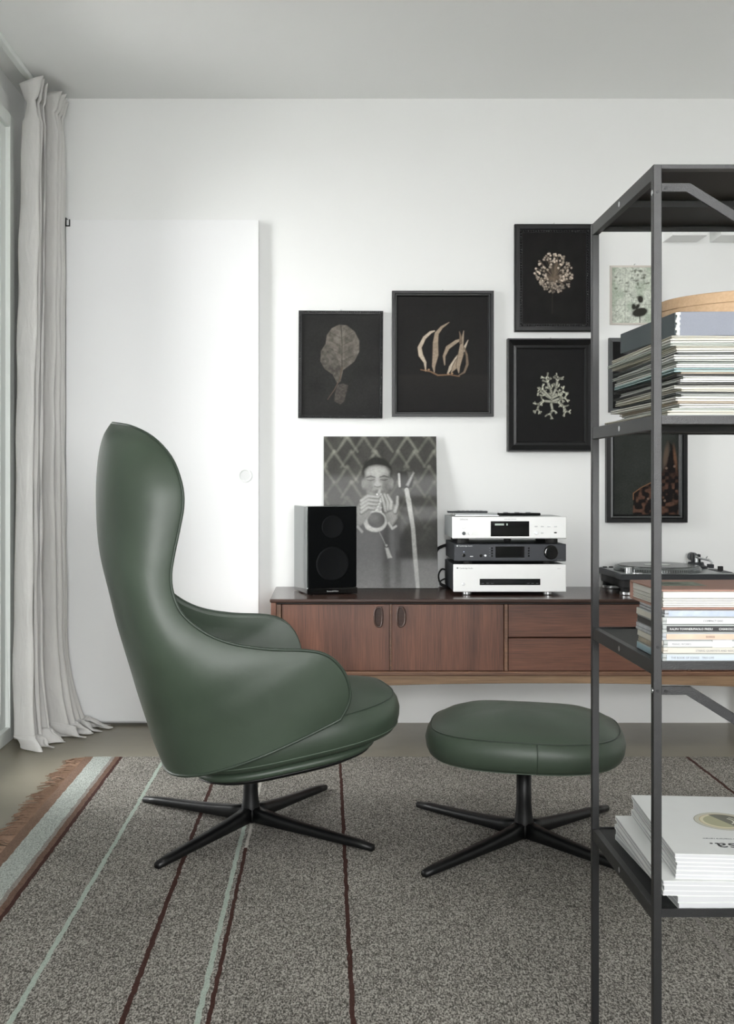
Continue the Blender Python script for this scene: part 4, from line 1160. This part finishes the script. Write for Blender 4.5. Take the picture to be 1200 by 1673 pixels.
def paint_coral(c):
    c.a[:] = srgb(24, 24, 24)[:3]; c.noise(10, 0.15, 51)
    o = (845, 571)
    r = np.random.default_rng(52)
    def branch(x, y, a, L, w, d):
        x1, y1 = x + L * math.cos(a), y + L * math.sin(a)
        g = int(118 + 90 * r.random())
        c.stroke([(x, y), (x1, y1)], [w + 1.0, w * 0.8 + 0.8], srgb(52, 52, 48), 1); c.stroke([(x, y), (x1, y1)], [w, w * 0.8], srgb(g, g, int(g * 0.92)), 0.9)
        if d > 0:
            for k in range(2 + (r.random() > 0.45)): branch(x1, y1, a + (r.random() - 0.5) * 2.2, L * (0.62 + 0.2 * r.random()), w * 0.82, d - 1)
    stems = ([(900, 662), (902, 648), (899, 636), (894, 624), (892, 618)], [(902, 648), (908, 634), (910, 622), (912, 618)], [(901, 652), (890, 645), (883, 640)], [(900, 656), (888, 655), (880, 660), (878, 668)],
             [(902, 650), (912, 645), (919, 640)], [(901, 656), (912, 657), (920, 664), (924, 672)], [(900, 660), (902, 670), (898, 676)], [(899, 650), (886, 636)], [(903, 655), (914, 651), (922, 650)])
    for st in stems:
        q = [(x - o[0], y - o[1]) for x, y in st]
        c.stroke(q, [4.6] * (len(q) - 1) + [3.4], srgb(56, 56, 52), 1); c.stroke(q, [3.4] * (len(q) - 1) + [2.4], srgb(158, 158, 146), 1)
        for k in range(1, len(q)):
            a0 = math.atan2(q[k][1] - q[k - 1][1], q[k][0] - q[k - 1][0])
            for da in (-0.9, 0.8): branch(q[k][0], q[k][1], a0 + da + (r.random() - 0.5) * 0.6, 5.0, 2.5, 1)

def paint_green(c):
    c.toe = 0.0; c.a[:] = srgb(194, 199, 188)[:3]; c.noise(3, 0.22, 61); c.noise(9, 0.14, 62)
    n = vnoise(c.ny, c.nx, 4, 63); c.blend(np.clip((np.abs(n - 0.5) < 0.035) * 1.0, 0, 1), srgb(92, 98, 84), 0.55)
    n = vnoise(c.ny, c.nx, 20, 64); c.blend(np.clip((n - 0.5) * 3, 0, 1), srgb(142, 158, 136), 0.5)
    c.stroke([(22, 0), (22, 93)], 0.8, srgb(90, 92, 82), 0.8, 0.5); c.stroke([(0, 62), (80, 60)], 0.8, srgb(90, 92, 82), 0.8, 0.5)
    for i in range(24):
        x = 46 + 14 * rng.standard_normal(); y = 18 + 16 * rng.standard_normal()
        c.ell(x, y, 1.5 + 2.5 * rng.random(), 1 + 2 * rng.random(), srgb(78, 80, 68), 1.5, 0.7)
    d = srgb(44, 44, 38)
    c.ell(46, 73, 13, 7, d, 2, ang=-0.25); c.ell(36, 64, 3.5, 5, d, 2); c.ell(47, 52, 4.5, 6, d, 2); c.ell(42, 64, 6, 3, d, 2, ang=-0.9); c.stroke([(46, 78), (46, 90)], 1.4, d, 1)

def paint_plain(c):
    c.a[:] = srgb(29, 29, 29)[:3]; c.noise(8, 0.2, 71)
    c.ell(c.w * 0.55, c.h * 0.55, c.w * 0.2, c.h * 0.26, srgb(70, 64, 58), 12, 0.5)

def paint_pod(c):
    c.a[:] = srgb(53, 56, 53)[:3]; c.noise(2, 0.14, 81); c.noise(24, 0.14, 82)
    o = (1002, 705)
    P = lambda pts: [(x - o[0], y - o[1]) for x, y in pts]
    shape = [(1092, 722), (1095, 735), (1086, 760), (1078, 778), (1064, 788), (1046, 797), (1034, 806), (1034, 816), (1033, 845), (1108, 845), (1108, 775), (1103, 745), (1098, 728)]
    m = c.poly(P(shape), srgb(30, 25, 24), 1.2)
    c.stroke(P(shape[4:8]), 1.3, srgb(132, 98, 72), 0.9)
    n = vnoise(c.ny, c.nx, 7, 84); c.blend(m * np.clip((n - 0.45) * 4, 0, 1) * np.clip((c.yy - 55) / 40, 0, 1), srgb(98, 74, 62), 0.8)
    c.ell(1087 - o[0], 745 - o[1], 4, 20, srgb(96, 82, 72), 3, 0.8, ang=0.15); c.ell(1102 - o[0], 748 - o[1], 2.4, 18, srgb(112, 84, 66), 2.5, 0.8, ang=-0.12)
    c.noise(3, 0.25, 85, m)
    for x, y in ((1058, 815), (1085, 818), (1072, 832), (1088, 765), (1101, 762)): c.ell(x - o[0], y - o[1], 2, 2, srgb(130, 112, 100), 1.2, 0.7)

picture('framed_leaf', 'dark carved frame holding a single broad dried leaf', 487.5, 508.5, 625, 683, 5, 0.020, paint_leaf, 'flat', tilt=0.006)
picture('framed_twig', 'largest black frame with silver fillet holding long curled leaves on a twig', 640.5, 476.5, 806, 681, 9, 0.022, paint_stems, 'step')
picture('framed_allium', 'black beaded frame holding a round dried flower head', 840, 368, 970, 543, 13, 0.022, paint_allium, 'bead')
picture('framed_lichen', 'wide black coved frame holding a pale branching sprig', 828, 554.5, 970.5, 738, 17, 0.030, paint_coral, 'cove')
M['pale_metal'] = mat('pale_champagne_metal', srgb(196, 190, 182), 0.4, 0.4)
picture('framed_botanical', 'small pale green mottled picture in a thin champagne frame', 996.5, 434.5, 1077, 531, 3, 0.010, paint_green, 'flat', fmat='pale_metal')
M['frame_grey'] = mat('dark_grey_frame', srgb(64, 67, 68), 0.45, var=0.1, scale=50)
picture('framed_dark_print', 'dark grey framed picture half hidden behind the record stack', 994, 553, 1096, 674, 6, 0.018, paint_plain, 'flat', fmat='frame_grey')
picture('framed_pod', 'black frame with a brown horn-shaped pod, hanging above the turntable', 989, 692, 1120.5, 853.5, 13, 0.026, paint_pod, 'step', nail=False)

# ------------------------------------------------------------------ open metal shelving unit
SX, SY = 0.4625, 1.480                                     # outer front-left corner
SW, SD, PS = 1.00, 0.352, 0.0118
LEV = [0.030, 0.395, 0.745, 1.093, 1.448]
def shelving():
    root = empty('shelving_unit', (SX, SY, 0))
    tag(root, 'tall open charcoal metal shelving unit with thin square posts', 'shelving')
    z0 = 0.0092
    for x in (0, SW - PS):
        for y in (0, SD - PS):
            p = MB().box(x, x + PS, y, y + PS, z0, LEV[-1]).build('post', M['shelf_metal'], root, bevel=0.0006, seg=1)
    for i, z in enumerate(LEV):
        for x in (0.0006, SW - PS + 0.0006):
            rl = MB().box(x, x + PS - 0.0012, PS, SD - PS, z - 0.020, z).build('side_rail', M['shelf_metal'], root, bevel=0.0005, seg=1)
            xs = x - 0.0004 if x < 0.5 else x + PS - 0.0008
            MB().lathe([(0.0042, 0), (0.0042, 0.0008)], (xs, SD * 0.5, z - 0.010), 16, axis=0).build('screw_head', M['steel'], rl)
        top = i == len(LEV) - 1
        zt = z - 0.0005 if top else z - 0.003
        sh = MB()
        sh.box(PS + 0.0004, SW - PS - 0.0004, 0.0012, SD - 0.0012, zt - 0.0022, zt)
        MB.build(sh, 'shelf_sheet', M['shelf_panel'], root)
        fl = MB()
        fl.box(PS, SW - PS, 0.0004, 0.0022, z - (0.006 if top else 0.012), z)
        fl.box(PS, SW - PS, 0.0022, 0.0160, z - (0.006 if top else 0.012), z - (0.0048 if top else 0.0105))
        fl.build('front_lip', M['shelf_metal'], root)
        bl = MB(); bl.box(PS, SW - PS, SD - 0.0022, SD - 0.0004, z - 0.012, z); bl.build('back_lip', M['shelf_metal'], root)
        st = MB(); st.box(PS, SW - PS, SD * 0.52, SD * 0.52 + 0.045, zt - 0.012, zt - 0.0022); st.build('stiffener', M['shelf_panel'], root)
    # bent flat braces in the front plane
    def brace(zl, zr):
        y0, y1 = 0.004, 0.0075; h = 0.0062
        xa, xb = PS, SW - PS; n1, n2 = 0.040, 0.040
        xm0, xm1 = xa + n1, xb - n2; sl = (zr - zl) / (xm1 - xm0); dz = h * math.sqrt(1 + sl * sl)
        pts = [(xa, zl - h), (xm0 - 0.004, zl - h), (xm1 - 0.004, zr - h), (xb, zr - h), (xb, zr + h), (xm1 + 0.002, zr + h), (xm0 + 0.002, zl + h), (xa, zl + h)]
        br = MB().prism(pts, 1, y0, y1).build('brace', M['shelf_metal'], root, bevel=0.0005, seg=1)
        for x, z in ((xa + 0.007, zl - 0.001), (xb - 0.007, zr - 0.001)):
            MB().lathe([(0.0022, 0), (0.0022, 0.0009)], (x, y0, z), 12, axis=1).build('bolt', M['black_metal'], br)
    brace(1.4165, 0.86); brace(0.703, 0.147)
    for z in (1.409, 1.408 - 0.705, 0.765):
        MB().lathe([(0.0022, 0), (0.0022, 0.0009)], (PS * 0.5, 0, z), 12, axis=1).build('bolt', M['black_metal'], root)
    for z in (1.409, 0.703):
        MB().lathe([(0.004, 0), (0.004, 0.0008)], (-0.0006, PS * 0.5, z), 14, axis=0).build('bolt_head', M['steel'], root)
shelving()
Z2, Z3, Z4 = LEV[3] - 0.003, LEV[2] - 0.003, LEV[1] - 0.003

# ------------------------------------------------------------------ stack of record sleeves
def sleeve(i, z, th, col, x, y, rz, wavy, w=0.312, dpt=0.312, inner=True):
    """a cardboard sleeve: front and back cover leaves that open slightly along the left and front edges, record between"""
    root = empty('record_sleeve', (x, y, z), rz)
    nx, ny = 9, 9
    def leaf(zb, zt, seed, sag):
        r = random.Random(seed); ph = r.uniform(0, 6)
        P = np.zeros((nx, ny, 3)); Q = np.zeros((nx, ny, 3))
        for a in range(nx):
            for b in range(ny):
                px, py = w * a / (nx - 1), dpt * b / (ny - 1)
                dz = wavy * 0.5 * math.sin(ph + 9 * px / w + 5 * py / dpt) * (1 if sag else 0.6)
                P[a, b] = (px, py, zt + dz); Q[a, b] = (px, py, zb + dz)
        m = MB(); idx = lambda a, b, o: a * ny + b + o * nx * ny
        v = [tuple(p) for p in P.reshape(-1, 3)] + [tuple(p) for p in Q.reshape(-1, 3)]; f = []
        for a in range(nx - 1):
            for b in range(ny - 1):
                f.append((idx(a, b, 0), idx(a + 1, b, 0), idx(a + 1, b + 1, 0), idx(a, b + 1, 0))); f.append((idx(a, b, 1), idx(a, b + 1, 1), idx(a + 1, b + 1, 1), idx(a + 1, b, 1)))
        for b in range(ny - 1):
            f.append((idx(0, b, 0), idx(0, b + 1, 0), idx(0, b + 1, 1), idx(0, b, 1))); f.append((idx(nx - 1, b, 0), idx(nx - 1, b, 1), idx(nx - 1, b + 1, 1), idx(nx - 1, b + 1, 0)))
        for a in range(nx - 1):
            f.append((idx(a, 0, 0), idx(a, 0, 1), idx(a + 1, 0, 1), idx(a + 1, 0, 0))); f.append((idx(a, ny - 1, 0), idx(a + 1, ny - 1, 0), idx(a + 1, ny - 1, 1), idx(a, ny - 1, 1)))
        return m.add(v, f)
    t = th
    leaf(0.0002, t * 0.36, i * 2, False).build('cover', col, root)
    leaf(t * 0.64, t - 0.0002, i * 2 + 1, True).build('cover', col, root)
    ins = MB().box(0.004, w - 0.003, 0.003, dpt - 0.004, t * 0.40, t * 0.60).build('inner_sleeve', M['paper_in'], root)
    return root
M['paper_in'] = mat('inner_paper', srgb(176, 174, 166), 0.8, var=0.1, scale=60)
paper = [mat('sleeve_' + n, srgb(*c), 0.6, var=0.10, scale=25, stretch=(0.4, 0.4, 40)) for n, c in (
    ('ivory', (214, 213, 206)), ('white', (226, 227, 224)), ('grey', (176, 179, 175)), ('sage', (184, 190, 183)), ('cream', (204, 200, 186)), ('slate', (84, 88, 88)), ('black', (36, 37, 37)), ('teal', (150, 176, 178)), ('tan', (172, 158, 140)))]
IV, WH, GR, SG, CRM, SL, BK, TL, TN = range(9)
seq = [(GR, .0050), (CRM, .0052), (SG, .0046), (WH, .0062), (TN, .0040), (IV, .0058), (GR, .0044), (SL, .0034), (CRM, .0048), (IV, .0052), (BK, .0036), (WH, .0044), (WH, .0042), (BK, .0034), (TN, .0036), (TL, .0058), (WH, .0052),
       (SG, .0042), (GR, .0046), (WH, .0056), (SL, .0034), (IV, .0048), (CRM, .0044), (SG, .0046), (IV, .0050), (CRM, .0046)]
ORD = ['first', 'second', 'third', 'fourth', 'fifth', 'sixth', 'seventh', 'eighth', 'ninth', 'tenth', 'eleventh', 'twelfth', 'thirteenth', 'fourteenth', 'fifteenth', 'sixteenth', 'seventeenth', 'eighteenth', 'nineteenth', 'twentieth', 'twenty-first', 'twenty-second', 'twenty-third', 'twenty-fourth', 'twenty-fifth', 'twenty-sixth']
sc_h = 0.1165 / sum(t for _, t in seq)
desc = {WH: 'white', IV: 'ivory', GR: 'grey', SG: 'sage grey', CRM: 'cream', SL: 'slate', BK: 'black', TL: 'pale teal', TN: 'tan'}
z = Z2 + 0.0004
for i, (ci, t) in enumerate(seq):
    th = t * sc_h; fi = i / (len(seq) - 1)
    bowl = 0.010 * math.sin(PI * (fi + 0.05)) + 0.004 * (1 - fi)
    x = 0.492 + bowl + random.uniform(-0.006, 0.006); y = 1.497 + random.uniform(-0.007, 0.005)
    if i < 2: x = 0.487; y = 1.494
    rz = math.radians(random.uniform(-1.6, 1.6))
    r = sleeve(i, z, th, paper[ci], x, y, rz, 0.0005)
    if ci == TL: lb = 'only pale teal record sleeve in the stack under the grey box'
    elif i == 0: lb = 'lowest grey record sleeve, lying on the shelf sheet'
    elif i == len(seq) - 1: lb = 'topmost cream record sleeve, right under the grey box'
    else: lb = '%s record sleeve, %s from the bottom of the stack under the grey box' % (desc[ci], ORD[i])
    tag(r, lb, 'record', 'record sleeves stacked on the shelf')
    z += th
ZTOP = z + 0.0008

def portfolio_box():
    root = empty('portfolio_box', (0.499, 1.497, ZTOP), math.radians(-1.5)); root.rotation_euler = (math.radians(2.2), 0, math.radians(-1.5))
    tag(root, 'flat blue-grey cloth portfolio box on top of the record stack', 'box')
    cl = mat('blue_grey_bookcloth', srgb(132, 136, 146), 0.75, var=0.05, scale=300, bump=0.2, bscale=700)
    cs = mat('shaded_bookcloth', srgb(84, 94, 98), 0.75, var=0.05, scale=300, bump=0.2, bscale=700)  # shade of the left face, put into a darker cloth colour
    MB().box(0.0035, 0.315, 0.0, 0.31, 0.0, 0.0345).build('body', cl, root, bevel=0.0015)
    MB().box(0.0, 0.0035, 0.0035, 0.31, 0.0, 0.0340).build('shaded_side', cs, root, bevel=0.001)
    m = MB(); zz = 0.001
    for k in range(9):
        m.box(0.0012 + 0.0012 * math.sin(k * 2.1), 0.0062 + 0.0008 * math.sin(k * 3.3), -0.0006, 0.0032, zz, zz + 0.0036); zz += 0.0036
    m.build('torn_corner', mat('torn_white_paper', srgb(222, 222, 218), 0.8), root)
portfolio_box()
rb = empty('round_tin', (0.684, 1.660, ZTOP + 0.0424)); rb.rotation_euler = (math.radians(2.2), 0, 0)
tag(rb, 'round tan wooden box lying on the blue-grey portfolio box', 'box')
tanm = wood('pale_beech_veneer', srgb(178, 146, 112), srgb(206, 176, 142), 0, rough=0.55)
MB().lathe([(0.150, 0.0), (0.152, 0.001), (0.152, 0.0175)], seg=72).build('body', tanm, rb, smooth=False)
MB().lathe([(0.1530, 0.0176), (0.1535, 0.0185), (0.1535, 0.0325), (0.152, 0.034), (0.10, 0.0342)], seg=72).build('lid', tanm, rb, smooth=False)

# ------------------------------------------------------------------ compact discs and album on the shelf below
def disc_case(z, th, x, y, rz, spine, body, label, text=None, tmat='dark_print', size=0.0042, sticker=None, sidecol=None):
    root = empty('disc_case', (x, y, z), rz); tag(root, label, 'disc case', 'disc cases stacked on the shelf')
    W, D = 0.142, 0.124
    MB().box(0, W, 0, D, 0.0002, th * 0.42).build('tray', body, root, bevel=0.0006, seg=1)
    MB().box(0.0005, W - 0.0005, 0.0004, D, th * 0.46, th - 0.0002).build('lid', body, root, bevel=0.0006, seg=1)
    MB().box(0.006, W - 0.006, -0.0006, 0.004, th * 0.14, th * 0.84).build('spine_card', spine, root)
    if sidecol: MB().box(-0.0006, 0.004, 0.004, D - 0.004, th * 0.12, th * 0.88).build('side_card', sidecol, root)
    if text:
        for xx, tx in text: put('lettering', text_mesh(tx, size, 0.0001), M[tmat], root, (xx, -0.0009, th * 0.47), rot=(PI / 2, 0, 0))
    if sticker: MB().box(sticker[0], sticker[1], -0.0010, 0.001, th * 0.02, th * 1.02).build('sticker', mat('paper_sticker', srgb(218, 216, 210), 0.6), root)
    return root
clear = mat('clear_case_plastic', srgb(176, 180, 178), 0.18, spec=0.6)
clear2 = mat('wrapped_case_plastic', srgb(178, 182, 186), 0.14, var=0.25, scale=60, bump=0.5, bscale=60)
w_ = mat('white_spine_card', srgb(208, 209, 210), 0.5); bl = mat('pale_blue_spine_card', srgb(186, 195, 204), 0.5); blk = mat('black_spine_card', srgb(34, 35, 37), 0.4)
crm = mat('cream_spine_card', srgb(198, 194, 184), 0.6); sky = mat('sky_blue_card', srgb(150, 174, 182), 0.6); brz = mat('brown_patterned_card', srgb(150, 140, 124), 0.6, var=0.45, scale=120)
org = mat('peach_spine_card', srgb(206, 178, 158), 0.4, var=0.2, scale=40); ltb = mat('blue_foil_card', srgb(176, 186, 206), 0.25, var=0.25, scale=70); drk = mat('dark_side_card', srgb(48, 46, 44), 0.5)
z = Z3 + 0.0006
items = [(0.0112, bl, clear, 'lowest disc case of the stack, with a pale blue spine', [(0.012, 'THE BOOK OF SONGS'), (0.056, 'TRIO LIVE'), (0.112, 'ECM')], 'grey_print', None, sky),
         (0.0086, crm, crm, 'cream card disc sleeve, second from the bottom of the stack', [(0.046, 'STRING QUARTETS AND NOCTURNES')], 'grey_print', None, brz),
         (0.0102, w_, clear, 'white-spined disc case with a paper sticker on its edge', [(0.012, 'PIANO WORKS')], 'grey_print', (0.070, 0.098), crm),
         (0.0108, org, clear2, 'shrink-wrapped disc case with a peach coloured spine', [(0.062, 'SONGS')], 'dark_print', None, None),
         (0.0118, blk, clear, 'disc case with a black spine and white lettering', [(0.010, 'RALPH TOWNER/PAOLO FRESU'), (0.080, 'CHIAROSCURO'), (0.124, 'ECM')], 'white_print', None, drk),
         (0.0106, w_, clear, 'white-spined disc case with thin lettering, second from the top', [(0.058, 'COMPACT DISC'), (0.112, '24')], 'dark_print', None, crm),
         (0.0100, ltb, clear2, 'bluish foil-wrapped disc case right under the brown album', None, 'dark_print', None, None)]
for i, (th, sp, body, lab, tx, tm, stk, sd) in enumerate(items):
    disc_case(z, th, 0.4795 + (0.0, 0.0012, 0.0015, -0.0005, -0.0002, 0.0, 0.003)[i], 1.4935 + (0.0, 0.0006, 0.0004, -0.0008, -0.0010, 0.0, 0.0005)[i], math.radians((0.2, -0.5, 0.3, 0.6, -0.2, 0.4, -0.6)[i]), sp, body, lab, tx, tm, 0.0043 if tm == 'white_print' else 0.0040, stk, sd)
    z += th
def album():
    root = empty('brown_album', (0.4775, 1.4925, z + 0.0006), math.radians(0.6))
    tag(root, 'brown clothbound album with white pages lying on the disc cases', 'book')
    W, D = 0.215, 0.150
    cv = mat('rosy_brown_cloth', srgb(150, 118, 106), 0.8, var=0.08, scale=300, bump=0.2, bscale=600)
    MB().box(0, W, 0, D, 0, 0.0030).build('cover', cv, root, bevel=0.001)
    MB().box(0, W, 0, D, 0.0258, 0.0288).build('cover', cv, root, bevel=0.001)
    MB().box(0, W, D - 0.004, D, 0.0030, 0.0258).build('spine', cv, root)
    pg = mat('album_pages', srgb(208, 207, 201), 0.75)
    MB().box(0.004, W - 0.003, 0.004, D - 0.004, 0.0162, 0.0258).build('page_block', pg, root)
    for k in range(5):
        MB().box(0.004 + 0.0006 * (k % 2), W - 0.003, 0.0042 + 0.0007 * ((k * 2) % 3), D - 0.004, 0.0033 + k * 0.0025, 0.0033 + k * 0.0025 + 0.0020).build('page', pg, root)
    c = Canvas(60, 40, srgb(112, 122, 108), 1.0); c.noise(6, 0.3, 91); c.ell(22, 16, 16, 9, srgb(70, 80, 72), 6, 0.8)
    put('cover_picture', c.mesh('cover_picture', 0.066, 0.062), M['ink'], root, (0.020, 0.052, 0.0290), rot=(-PI / 2, 0, 0))
album()

# ------------------------------------------------------------------ white magazines on the lower shelf
mag_w = mat('white_magazine_paper', srgb(222, 224, 222), 0.55, var=0.03, scale=30)
mag_g = mat('grey_white_magazine_paper', srgb(208, 212, 209), 0.55, var=0.04, scale=30)
mag_p = mat('magazine_page_edges', srgb(186, 187, 189), 0.8, var=0.14, scale=4, stretch=(0.5, 0.5, 160))
def magazine(z, th, x, y, rz, m, label, W=0.230, D=0.285):
    root = empty('magazine', (x, y, z), math.radians(rz)); tag(root, label, 'magazine', 'white magazines on the lower shelf')
    MB().box(0.0008, W - 0.0008, 0.0008, D - 0.0004, 0.0006, th - 0.0006).build('pages', mag_p, root)
    MB().box(0, W, 0, D, th - 0.0007, th - 0.0001).build('cover', m, root); MB().box(0, W, 0, D, 0.0001, 0.0007).build('cover', m, root)
    MB().box(0, W, D - 0.0008, D, 0.0007, th - 0.0007).build('spine', m, root)
    return root
z = Z4 + 0.0005
MAG = [(0.0080, 0.500, 1.4860, 2.0, mag_g, 'lowest white magazine, lying on the shelf sheet at an angle'),
       (0.0090, 0.499, 1.4870, 1.5, mag_g, 'white magazine second from the bottom of the pile'),
       (0.0070, 0.4790, 1.4900, -2.2, mag_w, 'white magazine third from the bottom, poking out to the left'),
       (0.0080, 0.4800, 1.4890, -2.6, mag_w, 'white magazine fourth from the bottom of the pile'),
       (0.0065, 0.4785, 1.4880, -2.4, mag_w, 'white magazine fifth from the bottom, its left margin bare'),
       (0.0055, 0.4985, 1.4960, -3.8, mag_w, 'white magazine lowest of the upper six, sixth from the bottom'),
       (0.0060, 0.4990, 1.4950, -3.6, mag_w, 'white magazine seventh from the bottom of the pile'),
       (0.0060, 0.5000, 1.4965, -4.2, mag_w, 'white magazine eighth from the bottom of the pile'),
       (0.0055, 0.5005, 1.4955, -4.0, mag_w, 'white magazine third from the top of the pile'),
       (0.0060, 0.4985, 1.4960, -4.3, mag_w, 'white magazine right under the topmost one'),
       (0.0062, 0.4975, 1.4950, -4.0, mag_w, 'topmost white magazine with a gold and olive oval emblem')]
sc_h = 0.0755 / sum(a[0] for a in MAG)
for i, (th, x, y, rz, m, lab) in enumerate(MAG):
    th *= sc_h
    last = magazine(z, th, x, y, rz, m, lab, 0.236 if i < 5 else 0.228, 0.290 if i < 5 else 0.280); z += th
    zt = th
# emblem and title, printed to be read from the other side
em = empty('emblem', (0.112, 0.150, zt)); em.parent = last
def ring_disc(r0, r1, a0, a1, n=48):
    m = MB(); v = []; f = []
    for k in range(n + 1):
        a = a0 + (a1 - a0) * k / n
        for r, zz in ((r0, 0.0), (r1, 0.0), (r0, 0.0001), (r1, 0.0001)): v.append((r * math.cos(a), r * math.sin(a), zz))
    for k in range(n): f.append((k * 4 + 2, k * 4 + 3, k * 4 + 7, k * 4 + 6))
    return m.add(v, f)
bpy.data.objects.remove(em)
def emb(name, r0, r1, a0, a1, col, dz):
    ring_disc(r0, r1, a0, a1).build(name, mat(name + '_ink', col, 0.5), last, (0.112, 0.150, zt + dz))
emb('emblem_rim', 0.0, 0.0430, 0, 2 * PI, srgb(126, 122, 104), 0.00002)
emb('emblem_band', 0.0, 0.0420, 0, 2 * PI, srgb(196, 194, 178), 0.00006)
emb('emblem_gold_line', 0.0, 0.0350, 0, 2 * PI, srgb(186, 158, 104), 0.00010)
emb('emblem_field', 0.0, 0.0340, 0, 2 * PI, srgb(214, 208, 178), 0.00014)
emb('emblem_olive', 0.0, 0.0290, 0, 2 * PI, srgb(168, 166, 132), 0.00018)
emb('emblem_wedge', 0.0, 0.0330, -1.15, 2.0, srgb(104, 104, 90), 0.00022)
emb('emblem_arc', 0.0150, 0.0175, -0.9, 0.9, srgb(214, 212, 196), 0.00026)
emb('emblem_arc', 0.0215, 0.0235, -0.9, 0.9, srgb(214, 212, 196), 0.00026)
tm = text_mesh('ensa.', 0.040, 0.0001); tw = max(v.co.x for v in tm.vertices)
put('title', tm, M['dark_print'], last, (0.062 + tw, 0.036, zt + 0.0003), rot=(0, 0, PI))
tm = text_mesh('architecture and interiors review', 0.0066, 0.0001); tw = max(v.co.x for v in tm.vertices)
put('subtitle', tm, M['grey_print'], last, (0.058 + tw, 0.067, zt + 0.0003), rot=(0, 0, PI))
